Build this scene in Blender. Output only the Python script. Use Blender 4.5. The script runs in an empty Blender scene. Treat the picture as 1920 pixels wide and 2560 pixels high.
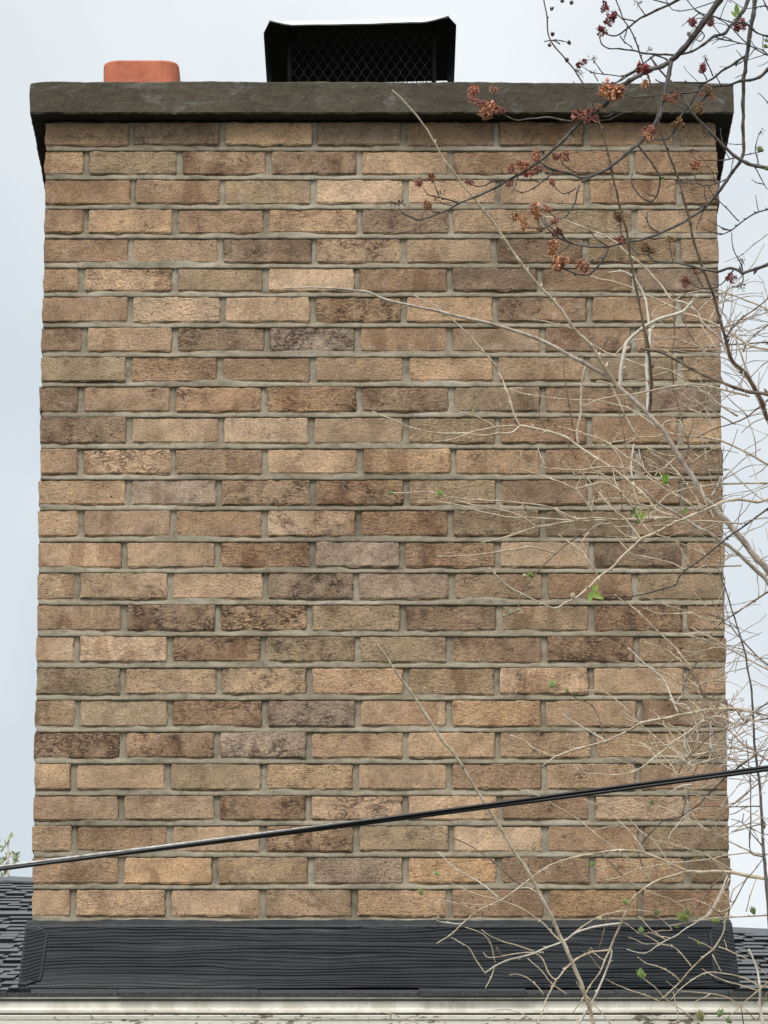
import bpy, bmesh, math, random
from mathutils import Vector, Matrix, noise

R = random.Random(7)
sc = bpy.context.scene
COL = sc.collection
rad = math.radians

# ------------------------------------------------------------------ camera, world, sun, exposure
FPX, PITCH, DIST, ZC = 13040.0, rad(15), 11.3986, 4.55     # focal length in photo pixels; wall centre 4.55 m up
FW = Vector((0, math.cos(PITCH), math.sin(PITCH)))
UP = Vector((0, -math.sin(PITCH), math.cos(PITCH)))
CAM = Vector((0, 0, ZC)) - DIST * FW
cd = bpy.data.cameras.new('camera')
cam = bpy.data.objects.new('camera', cd)
COL.objects.link(cam)
cd.sensor_fit = 'VERTICAL'
cd.sensor_height = 36.0
cd.sensor_width = 27.0
cd.lens = 36.0 * FPX / 2560.0
cd.clip_start, cd.clip_end = 0.1, 2000
cam.location = CAM
cam.rotation_euler = (math.pi / 2 + PITCH, 0, 0)
sc.camera = cam

SUN_EL, SUN_AZ = rad(50), rad(-22)        # azimuth measured from straight behind the camera, to its left
world = bpy.data.worlds.new('World')
sc.world = world
world.use_nodes = True
nt = world.node_tree
nt.nodes.clear()
def wn(t, **k):
    n = nt.nodes.new(t)
    for a, v in k.items(): setattr(n, a, v)
    return n
out = wn('ShaderNodeOutputWorld')
bg = wn('ShaderNodeBackground')
bg.inputs['Strength'].default_value = 0.1
sky = wn('ShaderNodeTexSky', sky_type='NISHITA', sun_disc=False)
sky.sun_elevation = SUN_EL
sky.sun_rotation = math.pi + SUN_AZ
sky.air_density, sky.dust_density = 1.0, 2.0
tc = wn('ShaderNodeTexCoord')
n1 = wn('ShaderNodeTexNoise')
n1.inputs['Scale'].default_value = 5.0
n1.inputs['Detail'].default_value = 5.0
n1.inputs['Roughness'].default_value = 0.5
n1.inputs['Distortion'].default_value = 0.4
mp = wn('ShaderNodeMapping')
mp.inputs['Location'].default_value = (1.3, 0.2, 2.35)
ramp = wn('ShaderNodeValToRGB')
ramp.color_ramp.elements[0].position = 0.40
ramp.color_ramp.elements[0].color = (4.8, 5.32, 5.68, 1)
ramp.color_ramp.elements[1].position = 0.62
ramp.color_ramp.elements[1].color = (6.75, 7.0, 7.1, 1)
mx = wn('ShaderNodeMixRGB')
mx.inputs['Fac'].default_value = 0.92
L = nt.links.new
L(tc.outputs['Generated'], mp.inputs['Vector'])
L(mp.outputs['Vector'], n1.inputs['Vector'])
L(n1.outputs['Fac'], ramp.inputs['Fac'])
L(sky.outputs['Color'], mx.inputs['Color1'])
L(ramp.outputs['Color'], mx.inputs['Color2'])
L(mx.outputs['Color'], bg.inputs['Color'])
L(bg.outputs['Background'], out.inputs['Surface'])

sd = bpy.data.lights.new('sun', 'SUN')
sd.energy = 1.5
sd.angle = rad(22)
sd.color = (1.0, 0.95, 0.88)
sun = bpy.data.objects.new('sun', sd)
COL.objects.link(sun)
sdir = Vector((math.sin(SUN_AZ) * math.cos(SUN_EL), -math.cos(SUN_AZ) * math.cos(SUN_EL), math.sin(SUN_EL)))
sun.rotation_euler = sdir.to_track_quat('Z', 'Y').to_euler()
sun.location = (-3, -6, 12)

sc.view_settings.view_transform = 'Standard'
sc.view_settings.look = 'None'
sc.view_settings.gamma = 1
sc.view_settings.exposure = 0.5

# ------------------------------------------------------------------ helpers
def at(sx, sy, Y):
    """world point at distance plane Y seen at photo pixel (sx, sy)"""
    v = FW + Vector(((sx - 960) / FPX, 0, 0)) - UP * ((sy - 1280) / FPX)
    return CAM + v * ((Y - CAM.y) / v.y)
def ppm(p):
    return FPX / (p - CAM).dot(FW)          # photo pixels per metre at a point

def empty(name, loc, label, cat, group=None):
    o = bpy.data.objects.new(name, None)
    COL.objects.link(o)
    o.location = loc
    o.empty_display_size = 0.1
    o['label'] = label
    o['category'] = cat
    if group: o['group'] = group
    return o
WL = {}
def wloc(o):
    return Vector((0, 0, 0)) if o is None else (wloc(o.parent) + o.location)
def link(name, me, mat=None, parent=None, loc=(0, 0, 0)):
    """me holds coordinates relative to loc (world)"""
    o = bpy.data.objects.new(name, me)
    COL.objects.link(o)
    if mat and not me.materials: me.materials.append(mat)
    o.parent = parent
    o.location = Vector(loc) - wloc(parent)
    return o
def mesh(name, v, f, smooth=False):
    me = bpy.data.meshes.new(name)
    me.from_pydata([tuple(p) for p in v], [], f)
    if smooth:
        me.polygons.foreach_set('use_smooth', [True] * len(me.polygons))
    me.update()
    return me
class MB:
    def __init__(s): s.v, s.f = [], []
    def add(s, v, f):
        b = len(s.v)
        s.v += [Vector(p) for p in v]
        s.f += [tuple(i + b for i in q) for q in f]
    def box(s, x0, x1, y0, y1, z0, z1):
        s.add([(x, y, z) for z in (z0, z1) for y in (y0, y1) for x in (x0, x1)],
              [(0, 2, 3, 1), (4, 5, 7, 6), (0, 1, 5, 4), (2, 6, 7, 3), (0, 4, 6, 2), (1, 3, 7, 5)])
    def tube(s, pts, rr, n=6, cap=True):
        m = len(pts)
        ref = Vector((0.3, -1, 0.2)).normalized()
        vs, fs = [], []
        for i, p in enumerate(pts):
            t = (pts[min(i + 1, m - 1)] - pts[max(i - 1, 0)])
            if t.length < 1e-9: t = Vector((0, 0, 1))
            t.normalize()
            a = t.cross(ref)
            if a.length < 1e-4: a = t.cross(Vector((1, 0, 0)))
            a.normalize()
            b = a.cross(t)
            for k in range(n):
                w = 2 * math.pi * k / n
                vs.append(p + (a * math.cos(w) + b * math.sin(w)) * rr[i])
        for i in range(m - 1):
            for k in range(n):
                k2 = (k + 1) % n
                fs.append((i * n + k, i * n + k2, (i + 1) * n + k2, (i + 1) * n + k))
        if cap:
            fs.append(tuple(range(n))[::-1])
            fs.append(tuple((m - 1) * n + k for k in range(n)))
        s.add(vs, fs)
    def me(s, name, smooth=False): return mesh(name, s.v, s.f, smooth)
def nz(x, y=0.0, z=0.0): return noise.noise(Vector((x, y, z)))

# ------------------------------------------------------------------ materials
def mat(name):
    m = bpy.data.materials.new(name)
    m.use_nodes = True
    t = m.node_tree
    b = t.nodes['Principled BSDF']
    return m, t, b
def N(t, kind, **inp):
    n = t.nodes.new(kind)
    for k, v in inp.items():
        if k in n.inputs: n.inputs[k].default_value = v
        else: setattr(n, k, v)
    return n
def rampnode(t, fac, stops):
    r = t.nodes.new('ShaderNodeValToRGB')
    e = r.color_ramp.elements
    while len(e) < len(stops): e.new(0.5)
    for q, (p, c) in zip(e, stops):
        q.position = p
        q.color = (c, c, c, 1) if isinstance(c, (int, float)) else (*c, 1)
    t.links.new(fac, r.inputs['Fac'])
    return r.outputs['Color']
def mixc(t, mode, fac, a, b):
    n = t.nodes.new('ShaderNodeMixRGB')
    n.blend_type = mode
    for s, v in (('Fac', fac), ('Color1', a), ('Color2', b)):
        if hasattr(v, 'is_linked'): t.links.new(v, n.inputs[s])
        elif s == 'Fac': n.inputs[s].default_value = v
        else: n.inputs[s].default_value = (v, v, v, 1) if isinstance(v, (int, float)) else (*v, 1)
    return n.outputs['Color']
def mth(t, op, a, b=0.0):
    n = t.nodes.new('ShaderNodeMath')
    n.operation = op
    for i, v in enumerate((a, b)):
        if hasattr(v, 'is_linked'): t.links.new(v, n.inputs[i])
        else: n.inputs[i].default_value = v
    return n.outputs[0]
def nse(t, vec, scale, detail=3.0, rough=0.55, w=None, dist=0.0):
    n = t.nodes.new('ShaderNodeTexNoise')
    n.inputs['Scale'].default_value = scale
    n.inputs['Detail'].default_value = detail
    n.inputs['Roughness'].default_value = rough
    n.inputs['Distortion'].default_value = dist
    if w is not None:
        n.noise_dimensions = '4D'
        t.links.new(w, n.inputs['W'])
    t.links.new(vec, n.inputs['Vector'])
    return n.outputs['Fac']
def coord(t, which='Object', scale=None, rot=None):
    c = t.nodes.new('ShaderNodeTexCoord').outputs[which]
    if scale or rot:
        m = t.nodes.new('ShaderNodeMapping')
        if scale: m.inputs['Scale'].default_value = scale
        if rot: m.inputs['Rotation'].default_value = rot
        t.links.new(c, m.inputs['Vector'])
        return m.outputs['Vector']
    return c
def bump(t, b, h, strength, dist):
    n = t.nodes.new('ShaderNodeBump')
    n.inputs['Strength'].default_value = strength
    n.inputs['Distance'].default_value = dist
    t.links.new(h, n.inputs['Height'])
    t.links.new(n.outputs['Normal'], b.inputs['Normal'])

# brick: colour of each brick in its object colour, amount of fissures in the alpha
M_BRICK, t, b = mat('tan_brick')
oi = t.nodes.new('ShaderNodeObjectInfo')
w = mth(t, 'MULTIPLY', oi.outputs['Random'], 97.0)
v = coord(t)
grain = nse(t, v, 260, 4, 0.7, w)
wr = nse(t, coord(t, scale=(0.42, 1, 1), rot=(0, rad(-28), 0)), 190, 3, 0.65, w, 0.8)     # dragged, wrinkled clay
blotch = nse(t, v, 17, 2.5, 0.55, w)
big = nse(t, coord(t, scale=(1, 1, 0.35)), 13, 1.5, 0.4, mth(t, 'ADD', w, 31.0))
c = mixc(t, 'MULTIPLY', 0.9, oi.outputs['Color'], rampnode(t, blotch, [(0.3, (0.70, 0.66, 0.63)), (0.5, (1, 1, 1)), (0.66, (1.24, 1.2, 1.16))]))
c = mixc(t, 'MULTIPLY', 1.0, c, rampnode(t, big, [(0.6, (1, 1, 1)), (0.635, (0.78, 0.73, 0.71))]))
pale = nse(t, v, 30, 4, 0.65, mth(t, 'ADD', w, 57.0))
c = mixc(t, 'MIX', rampnode(t, pale, [(0.56, 0.0), (0.70, 0.5)]), c, (0.66, 0.50, 0.37))
c = mixc(t, 'MULTIPLY', 1.0, c, rampnode(t, grain, [(0.32, (0.58, 0.53, 0.5)), (0.5, (1, 1, 1)), (0.68, (1.4, 1.36, 1.26))]))
c = mixc(t, 'MULTIPLY', mth(t, 'ADD', 0.25, mth(t, 'MULTIPLY', mth(t, 'FRACT', mth(t, 'MULTIPLY', oi.outputs['Random'], 7.31)), 0.75)), c, rampnode(t, wr, [(0.33, (0.62, 0.58, 0.56)), (0.47, (1, 1, 1)), (0.7, (1.2, 1.17, 1.08))]))
# fissures: thin broken creases that run with the drag of the clay, only inside smudged zones
cz = nse(t, coord(t, scale=(0.55, 1, 1.1), rot=(0, rad(-22), 0)), 62, 5, 0.62, mth(t, 'ADD', w, 3.0), 0.9)
line = rampnode(t, mth(t, 'ABSOLUTE', mth(t, 'SUBTRACT', cz, 0.5)), [(0.0, 1.0), (0.016, 0.85), (0.045, 0.0)])
msk = nse(t, v, 24, 4, 0.62, mth(t, 'ADD', w, 11.0))
thr = mth(t, 'SUBTRACT', 0.68, mth(t, 'MULTIPLY', oi.outputs['Alpha'], 0.325))
mk = mth(t, 'MULTIPLY', mth(t, 'SUBTRACT', msk, thr), 5.0)
mk = mth(t, 'MINIMUM', mth(t, 'MAXIMUM', mk, 0.0), 1.0)
crk = mth(t, 'MULTIPLY', line, mk)
c = mixc(t, 'MIX', mth(t, 'MULTIPLY', mk, mth(t, 'MULTIPLY', oi.outputs['Alpha'], 0.40)), c, mixc(t, 'MULTIPLY', 1.0, c, (0.60, 0.53, 0.52)))
c = mixc(t, 'MIX', mth(t, 'MULTIPLY', crk, 0.85), c, (0.04, 0.026, 0.023))
pos = t.nodes.new('ShaderNodeNewGeometry').outputs['Position']
st = nse(t, pos, 2.6, 5, 0.6, None, 0.7)
c = mixc(t, 'MULTIPLY', 1.0, c, rampnode(t, st, [(0.34, (0.74, 0.73, 0.72)), (0.5, (1, 1, 1)), (0.68, (1.08, 1.08, 1.09))]))
pits = nse(t, v, 150, 2, 0.5, mth(t, 'ADD', w, 71.0))
c = mixc(t, 'MULTIPLY', 1.0, c, rampnode(t, pits, [(0.27, 0.3), (0.33, 1.0)]))
t.links.new(c, b.inputs['Base Color'])
b.inputs['Roughness'].default_value = 0.9
b.inputs['Specular IOR Level'].default_value = 0.25
h = mth(t, 'ADD', mth(t, 'MULTIPLY', grain, 0.55), wr)
h = mth(t, 'SUBTRACT', h, mth(t, 'MULTIPLY', crk, 0.6))
h = mth(t, 'ADD', h, mth(t, 'MULTIPLY', rampnode(t, pits, [(0.27, 0.0), (0.34, 1.0)]), 0.5))
bump(t, b, h, 1.0, 0.005)
rough2 = mth(t, 'FRACT', mth(t, 'MULTIPLY', oi.outputs['Random'], 7.31))
for l_ in b.inputs['Normal'].links: t.links.new(mth(t, 'ADD', 0.35, mth(t, 'MULTIPLY', rough2, 0.65)), l_.from_node.inputs['Strength'])

M_MORTAR, t, b = mat('grey_mortar')
v = coord(t)
c = mixc(t, 'MIX', rampnode(t, nse(t, v, 9, 4, 0.6), [(0.35, 0.0), (0.65, 1.0)]), (0.29, 0.248, 0.18), (0.46, 0.40, 0.305))
c = mixc(t, 'MIX', rampnode(t, nse(t, v, 4.2, 3, 0.55), [(0.56, 0.0), (0.62, 0.45)]), c, (0.56, 0.51, 0.42))
c = mixc(t, 'MULTIPLY', 1.0, c, rampnode(t, nse(t, v, 420, 3, 0.7), [(0.3, 0.7), (0.7, 1.2)]))
c = mixc(t, 'MULTIPLY', 0.8, c, rampnode(t, nse(t, v, 45, 3, 0.6), [(0.3, (0.6, 0.58, 0.55)), (0.5, (1, 1, 1))]))
pos = t.nodes.new('ShaderNodeNewGeometry').outputs['Position']
st = nse(t, pos, 2.6, 5, 0.6, None, 0.7)
c = mixc(t, 'MULTIPLY', 1.0, c, rampnode(t, st, [(0.34, (0.74, 0.73, 0.72)), (0.5, (1, 1, 1)), (0.68, (1.08, 1.08, 1.09))]))
t.links.new(c, b.inputs['Base Color'])
b.inputs['Roughness'].default_value = 0.95
bump(t, b, nse(t, v, 300, 4, 0.7), 0.6, 0.003)

M_CROWN, t, b = mat('dark_concrete')
v = coord(t)
base = mixc(t, 'MIX', rampnode(t, nse(t, v, 5, 5, 0.6), [(0.35, 0.0), (0.68, 1.0)]), (0.082, 0.067, 0.046), (0.145, 0.122, 0.087))
sm = nse(t, coord(t, scale=(1, 1, 2.4)), 9, 6, 0.68, None, 1.5)
c = mixc(t, 'MIX', rampnode(t, sm, [(0.53, 0.0), (0.66, 0.7)]), base, (0.22, 0.21, 0.195))
c = mixc(t, 'MULTIPLY', 0.9, c, rampnode(t, nse(t, coord(t, scale=(0.3, 1, 1)), 90, 4, 0.65), [(0.3, 0.7), (0.7, 1.25)]))
pit = nse(t, v, 75, 2, 0.5)
c = mixc(t, 'MULTIPLY', 1.0, c, rampnode(t, pit, [(0.2, 0.3), (0.27, 1.0)]))
t.links.new(c, b.inputs['Base Color'])
b.inputs['Roughness'].default_value = 0.9
hh = mth(t, 'ADD', nse(t, v, 160, 5, 0.7), mth(t, 'MULTIPLY', rampnode(t, pit, [(0.2, 0.0), (0.27, 1.0)]), 0.8))
bump(t, b, hh, 0.8, 0.004)

def simple(name, col, rough, var=0.25, scale=60, bumpd=0.0, metal=0.0, bscale=200, spec=0.5):
    m, t, b = mat(name)
    v = coord(t)
    c = mixc(t, 'MULTIPLY', 1.0, col, rampnode(t, nse(t, v, scale, 4, 0.6), [(0.3, 1 - var), (0.7, 1 + var)]))
    t.links.new(c, b.inputs['Base Color'])
    b.inputs['Roughness'].default_value = rough
    b.inputs['Metallic'].default_value = metal
    b.inputs['Specular IOR Level'].default_value = spec
    if bumpd: bump(t, b, nse(t, v, bscale, 3, 0.6), 0.6, bumpd)
    return m
M_UNDERSHADE = simple('shaded_concrete', (0.022, 0.021, 0.019), 0.85, 0.4, 30, 0.003)  # crown underside: the shade below the slab painted as near-black colour
M_CLAY = simple('terracotta', (0.60, 0.19, 0.105), 0.85, 0.22, 30, 0.002)
M_FLASH = simple('dark_rubber_coating', (0.0155, 0.0198, 0.0245), 0.42, 0.25, 16, 0.0005, bscale=260, spec=0.34)
M_TAR = simple('roof_sealant', (0.036, 0.042, 0.048), 0.5, 0.3, 40, 0.003, bscale=90)
M_BLACK = simple('black_sheet_metal', (0.006, 0.006, 0.007), 0.7, 0.2, 20, spec=0.1)
M_HEM = simple('sky_glint_metal', (0.86, 0.87, 0.88), 0.45, 0.2, 14, metal=0.35)
M_WIRE = simple('dull_black_wire', (0.022, 0.026, 0.025), 0.6, 0.6, 9, spec=0.3)
M_CABLE = simple('black_cable_jacket', (0.012, 0.012, 0.015), 0.38, 0.3, 30, spec=0.5)
M_NEUTRAL = simple('bare_aluminium_strand', (0.55, 0.54, 0.52), 0.6, 0.5, 60, metal=0.3)
M_GRASS = simple('lawn', (0.04, 0.05, 0.022), 0.95, 0.4, 3)
M_WHITE, t, b = mat('white_weathered_paint')
v = coord(t)
c = mixc(t, 'MIX', rampnode(t, nse(t, coord(t, scale=(1, 1, 0.3)), 26, 5, 0.65), [(0.42, 1.0), (0.56, 0.0)]), (0.86, 0.83, 0.75), (0.72, 0.68, 0.58))
c = mixc(t, 'MIX', rampnode(t, nse(t, v, 85, 3, 0.6), [(0.68, 0.0), (0.72, 0.8)]), c, (0.2, 0.17, 0.13))
t.links.new(c, b.inputs['Base Color'])
b.inputs['Roughness'].default_value = 0.55
M_PEEL, t, b = mat('peeling_white_paint')
v = coord(t, scale=(0.35, 1, 1))
pm = nse(t, v, 95, 6, 0.7, None, 0.6)
pz = nse(t, coord(t), 4.5, 2, 0.5)
pk = mth(t, 'ADD', pm, mth(t, 'MULTIPLY', mth(t, 'SUBTRACT', pz, 0.5), 0.5))
msk = rampnode(t, pk, [(0.62, 0.0), (0.635, 1.0)])
c = mixc(t, 'MIX', msk, mixc(t, 'MULTIPLY', 1.0, (0.88, 0.84, 0.75), rampnode(t, nse(t, v, 200, 3, 0.6), [(0.3, 0.85), (0.6, 1.0)])), (0.23, 0.19, 0.15))
t.links.new(c, b.inputs['Base Color'])
b.inputs['Roughness'].default_value = 0.6
bump(t, b, msk, -0.8, 0.004)

M_SHING, t, b = mat('black_asphalt_shingle')
oi = t.nodes.new('ShaderNodeObjectInfo')
v = coord(t)
c = mixc(t, 'MIX', oi.outputs['Random'], (0.007, 0.008, 0.010), (0.018, 0.02, 0.023))
c = mixc(t, 'MULTIPLY', 1.0, c, rampnode(t, nse(t, v, 500, 2, 0.7), [(0.3, 0.5), (0.7, 1.6)]))
t.links.new(c, b.inputs['Base Color'])
b.inputs['Roughness'].default_value = 0.36
b.inputs['Specular IOR Level'].default_value = 0.75
bump(t, b, nse(t, v, 420, 3, 0.7), 0.4, 0.001)

M_GRAN = simple('grey_mineral_roofing', (0.06, 0.064, 0.066), 0.75, 0.6, 160, 0.002, bscale=350)
def bark_mat(name, lo, hi, rough=0.62):
    m, t, b = mat(name)
    v = coord(t)
    c = mixc(t, 'MIX', rampnode(t, nse(t, v, 38, 4, 0.65), [(0.36, 0.0), (0.62, 1.0)]), lo, hi)
    c = mixc(t, 'MULTIPLY', 1.0, c, rampnode(t, nse(t, v, 300, 3, 0.6), [(0.3, 0.75), (0.7, 1.2)]))
    t.links.new(c, b.inputs['Base Color'])
    b.inputs['Roughness'].default_value = rough
    bump(t, b, nse(t, v, 260, 3, 0.6), 0.5, 0.002)
    return m
BARK = {
    'tan': bark_mat('tan_twig_bark', (0.50, 0.37, 0.25), (0.86, 0.73, 0.56)),
    'pale': bark_mat('pale_dry_bark', (0.70, 0.62, 0.52), (0.86, 0.80, 0.70)),
    'brown': bark_mat('brown_shoot_bark', (0.12, 0.08, 0.058), (0.31, 0.22, 0.15)),
    'dark': bark_mat('dark_maple_bark', (0.03, 0.024, 0.022), (0.10, 0.083, 0.073), 0.5),
    'grey': bark_mat('grey_maple_bark', (0.06, 0.05, 0.044), (0.20, 0.175, 0.155), 0.5),
    'mauve': bark_mat('grey_brown_stem_bark', (0.41, 0.315, 0.25), (0.78, 0.67, 0.56)),
}
M_BLOS, t, b = mat('maple_blossom')
oi = t.nodes.new('ShaderNodeObjectInfo')
c = mixc(t, 'MULTIPLY', 1.0, oi.outputs['Color'], rampnode(t, nse(t, coord(t), 2.6, 3, 0.7), [(0.36, (0.16, 0.13, 0.13)), (0.5, (0.9, 0.9, 0.9)), (0.62, (1.6, 1.75, 1.6))]))
t.links.new(c, b.inputs['Base Color'])
b.inputs['Roughness'].default_value = 0.7
M_LEAF, t, b = mat('young_leaf')
oi = t.nodes.new('ShaderNodeObjectInfo')
c = mixc(t, 'MULTIPLY', 1.0, oi.outputs['Color'], rampnode(t, nse(t, coord(t), 2.0, 2, 0.6), [(0.3, 0.7), (0.7, 1.35)]))
t.links.new(c, b.inputs['Base Color'])
b.inputs['Roughness'].default_value = 0.5

# ------------------------------------------------------------------ ground
gm = MB()
S = 400
gm.add([(-S, -S, 0), (S, -S, 0), (S, S, 0), (-S, S, 0)], [(0, 1, 2, 3)])
g = link('lawn', gm.me('lawn'), M_GRASS)
g['kind'] = 'structure'

# ------------------------------------------------------------------ chimney
chim = empty('chimney', (0, 0.3, 3.4), 'tall tan brick chimney with a dark concrete crown rising from the roof edge', 'chimney')
ROWB = [0.8454, 0.7781, 0.7088, 0.6407, 0.5719, 0.5053, 0.4347, 0.3665, 0.2984, 0.2285, 0.1566, 0.0861, 0.0168, -0.0544,
        -0.1243, -0.1961, -0.2665, -0.3367, -0.4083, -0.4792, -0.5492, -0.6195, -0.6856, -0.7541, -0.8242, -0.8967]
ROWB = [z + ZC for z in ROWB]
XL, XR = -0.754, 0.7415
TONES = """B1 D2 O1 D1 B1 B2 B1 T1
O1 V1 B2 B3 T1 B1 B1 B0
B1 B1 V2 P1 P0 T1 B1 B2
B1 T1 B1 T3 D2 T0 V0 T1
B0 T1 D2 T3 T0 D1 V0 T0
B0 P2 V1 P1 B1 D1 B1 D2
B0 P0 T1 T3 T0 B3 T0 B0
B1 T1 D3 G3 B1 T0 B2 T0
V1 B1 B0 B1 T0 T0 V0 T0
D2 B2 B2 B2 D2 V1 D2 D2
D2 T1 P1 T0 V1 B1 B0 O0
B1 P3 B0 P0 T0 T2 B1 D2
T0 G2 T3 B3 V1 B0 T1 B1
T0 D1 B1 P3 B1 V1 V0 B0
T1 T0 B2 G2 B2 P1 D2 T0
T0 T2 P0 D3 G1 T2 B2 V1
B0 D3 T3 V0 D2 T0 B3 T0
P1 P1 B3 V2 V1 B2 B3 V1
V0 T0 T2 T0 V0 P2 T0 T0
T0 V0 B2 G2 T0 O1 T0 B1
B3 B3 G3 T1 O0 T1 O0 V0
O0 T0 V0 O1 T1 B1 T2 B0
T1 T0 B2 P3 P1 B1 P1 B0
T0 B0 T1 B3 V2 P1 B1 V1
B1 O1 V0 G0 O1 B1 T1 V0
T0 P0 T1 T2 T0 B1 O1 T0""".split('\n')
TONE = {'P': (0.60, 0.40, 0.24), 'T': (0.47, 0.30, 0.165), 'B': (0.345, 0.205, 0.11), 'D': (0.28, 0.185, 0.115),
        'V': (0.335, 0.235, 0.13), 'O': (0.56, 0.34, 0.165), 'G': (0.39, 0.285, 0.21)}
BH = 0.0578
def brick_mesh(Lx, seed):
    nx, nzz = (17 if Lx > 0.12 else 9), 6
    mb = MB()
    hx, hz = Lx / 2, BH / 2
    vs, fs = [], []
    def prof(i, j):
        u = 0.0 if i == 0 else 1.0 if i == nx - 1 else (0.0035 / Lx) + (i - 1) / (nx - 3) * (1 - 0.007 / Lx)
        q = (0.0, 0.055, 0.36, 0.66, 0.945, 1.0)[j]
        x, z = -hx + Lx * u, -hz + BH * q
        ed = 0.0034
        if j in (0, nzz - 1): z += ed * nz(x * 55, seed * 3.1, j) + ed * 0.8 * nz(x * 170, seed * 3.1, j + 5)
        if i in (0, nx - 1): x += ed * nz(z * 60, seed * 5.3, i + 0.5)
        if i in (0, nx - 1) and j in (0, nzz - 1):
            x *= 1 - 0.002 / hx * (1 + 1.2 * nz(seed, i, j)); z *= 1 - 0.06 * (0.6 + 0.6 * nz(seed, j, i))
        edge = (i in (0, nx - 1)) or (j in (0, nzz - 1))
        y = 0.0014 * nz(x * 45, z * 60, seed) + 0.0008 * nz(x * 130, z * 150, seed + 9) + (0.0026 if edge else 0.0)
        return x, y, z
    for j in range(nzz):
        for i in range(nx): vs.append(prof(i, j))
    for j in range(nzz - 1):
        for i in range(nx - 1):
            a = j * nx + i
            fs.append((a, a + 1, a + nx + 1, a + nx))
    rim = [i for i in range(nx)] + [j * nx + nx - 1 for j in range(1, nzz)] + [(nzz - 1) * nx + i for i in range(nx - 2, -1, -1)] + [j * nx for j in range(nzz - 2, 0, -1)]
    b0 = len(vs)
    for r in rim:
        x, y, z = vs[r]
        vs.append((x, 0.085, z))
    m = len(rim)
    for k in range(m):
        k2 = (k + 1) % m
        fs.append((rim[k2], rim[k], b0 + k, b0 + k2))
    return mesh('brick', vs, fs)
FULL = [brick_mesh(0.192, s + 0.37) for s in range(22)]
HALF = [brick_mesh(0.085, s + 60.37) for s in range(9)]
JOINT = []         # head joints (x, ztop, zbottom, half width)
for k, zb in enumerate(ROWB):
    hh_ = (ROWB[k - 1] - zb if k else 0.0675)
    codes = TONES[k].split()
    x0 = (-0.5605 if k % 2 == 0 else -0.6625) + 0.004 * (nz(k * 0.31) )- 0.004 * (k / 25)
    js = [x0 + 0.2026 * i + R.uniform(-0.004, 0.004) for i in range(7)]
    xs = [XL - 0.0055 + R.uniform(-0.003, 0.0015)] + js + [XR + 0.0055 + R.uniform(-0.002, 0.003)]
    for j in js: JOINT.append((j, zb + hh_, zb))
    for i in range(8):
        a, c_ = xs[i] + (0.0067 if i else 0.0055), xs[i + 1] - (0.0067 if i < 7 else 0.0055)
        ln = c_ - a
        me = R.choice(FULL) if ln > 0.13 else R.choice(HALF)
        o = link('brick', me, M_BRICK, chim, ((a + c_) / 2, R.uniform(-0.0015, 0.002), zb + (hh_ - 0.0128) / 2 + R.uniform(-0.001, 0.001)))
        o.scale = (ln / (0.192 if ln > 0.13 else 0.085), 1, (hh_ - 0.0128 + R.uniform(-0.0022, 0.0016)) / BH)
        o.rotation_euler = (R.uniform(-0.01, 0.01), R.uniform(-0.005, 0.005), R.uniform(-0.006, 0.006))
        cc = TONE[codes[i][0]]
        lm = 0.3 * cc[0] + 0.6 * cc[1] + 0.1 * cc[2]
        cc = [1.17 * (0.76 * (0.80 * a_ + 0.20 * lm) + 0.24 * b_) for a_, b_ in zip(cc, (0.485, 0.345, 0.235))]
        q = R.uniform(0.9, 1.1) * (0.82 if i >= 5 and 4 <= k <= 17 else 0.94 if i >= 5 else 1.0)  # right-hand bricks darkened: twig shade worked into their colour
        wm = R.uniform(-0.035, 0.035)
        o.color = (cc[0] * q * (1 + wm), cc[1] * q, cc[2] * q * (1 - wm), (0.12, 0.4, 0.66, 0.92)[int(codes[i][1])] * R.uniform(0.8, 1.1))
# mortar: one uneven sheet, weathered bed joints and head joints
xsn = 330
xcol = [XL + 0.002 + (XR - XL - 0.004) * i / (xsn - 1) for i in range(xsn)]
zr = []
for k, zb in enumerate(ROWB):
    hh_ = (ROWB[k - 1] - zb if k else 0.0675)
    jt = zb - 0.0005
    for q in range(4): zr.append((zb + (hh_ - 0.0135) * (1 - q / 4.0), k, 'b', 0))
    for q in range(7): zr.append((zb - 0.0138 * q / 6.0 + 0.0008, k, 'j', q / 6.0))
vs, fs = [], []
for (z, k, kind, q) in zr:
    for x in xcol:
        n_ = nz(x * 30, z * 30, 3.3)
        y = 0.0105 + 0.0012 * n_
        if kind == 'j':
            q2 = min(1, max(0, q + 0.18 * nz(x * 16, k * 7.7)))
            dp = 0.0042 + 0.0062 * nz(x * 7, k * 5.1, 2.2) + 0.003 * nz(x * 31, k * 5.1)
            y = dp if q2 < 0.15 else dp - (dp + 0.0004) * min(1, (q2 - 0.15) / 0.5) ** 0.8 + 0.0016 * nz(x * 42, z * 40, k) + 0.0008 * nz(x * 160, z * 150, k)
        for i7 in range(7):
            jx, jt, jb = JOINT[k * 7 + i7]
            dx = abs(x - jx - 0.0015 * nz(z * 60, jx * 9))
            if dx < 0.0085 and (kind == 'b' or q < 0.3 + 0.3 * nz(jx * 50, k)):
                y = min(y, 0.0035 + 0.0016 * nz(x * 70, z * 70, 1.7) + 0.0018 * nz(jx * 33, k * 3.3) + 12.0 * dx * dx)
        vs.append((x, y, z + (0.0014 * nz(x * 24, k * 3.3) if kind == 'j' else 0)))
for j in range(len(zr) - 1):
    for i in range(xsn - 1):
        a = j * xsn + i
        fs.append((a, a + xsn, a + xsn + 1, a + 1))
o = link('mortar', mesh('mortar', vs, fs, True), M_MORTAR, chim)
o['kind'] = 'stuff'
CD = 0.61          # chimney depth
ZT = ROWB[0] + 0.0675
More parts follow.
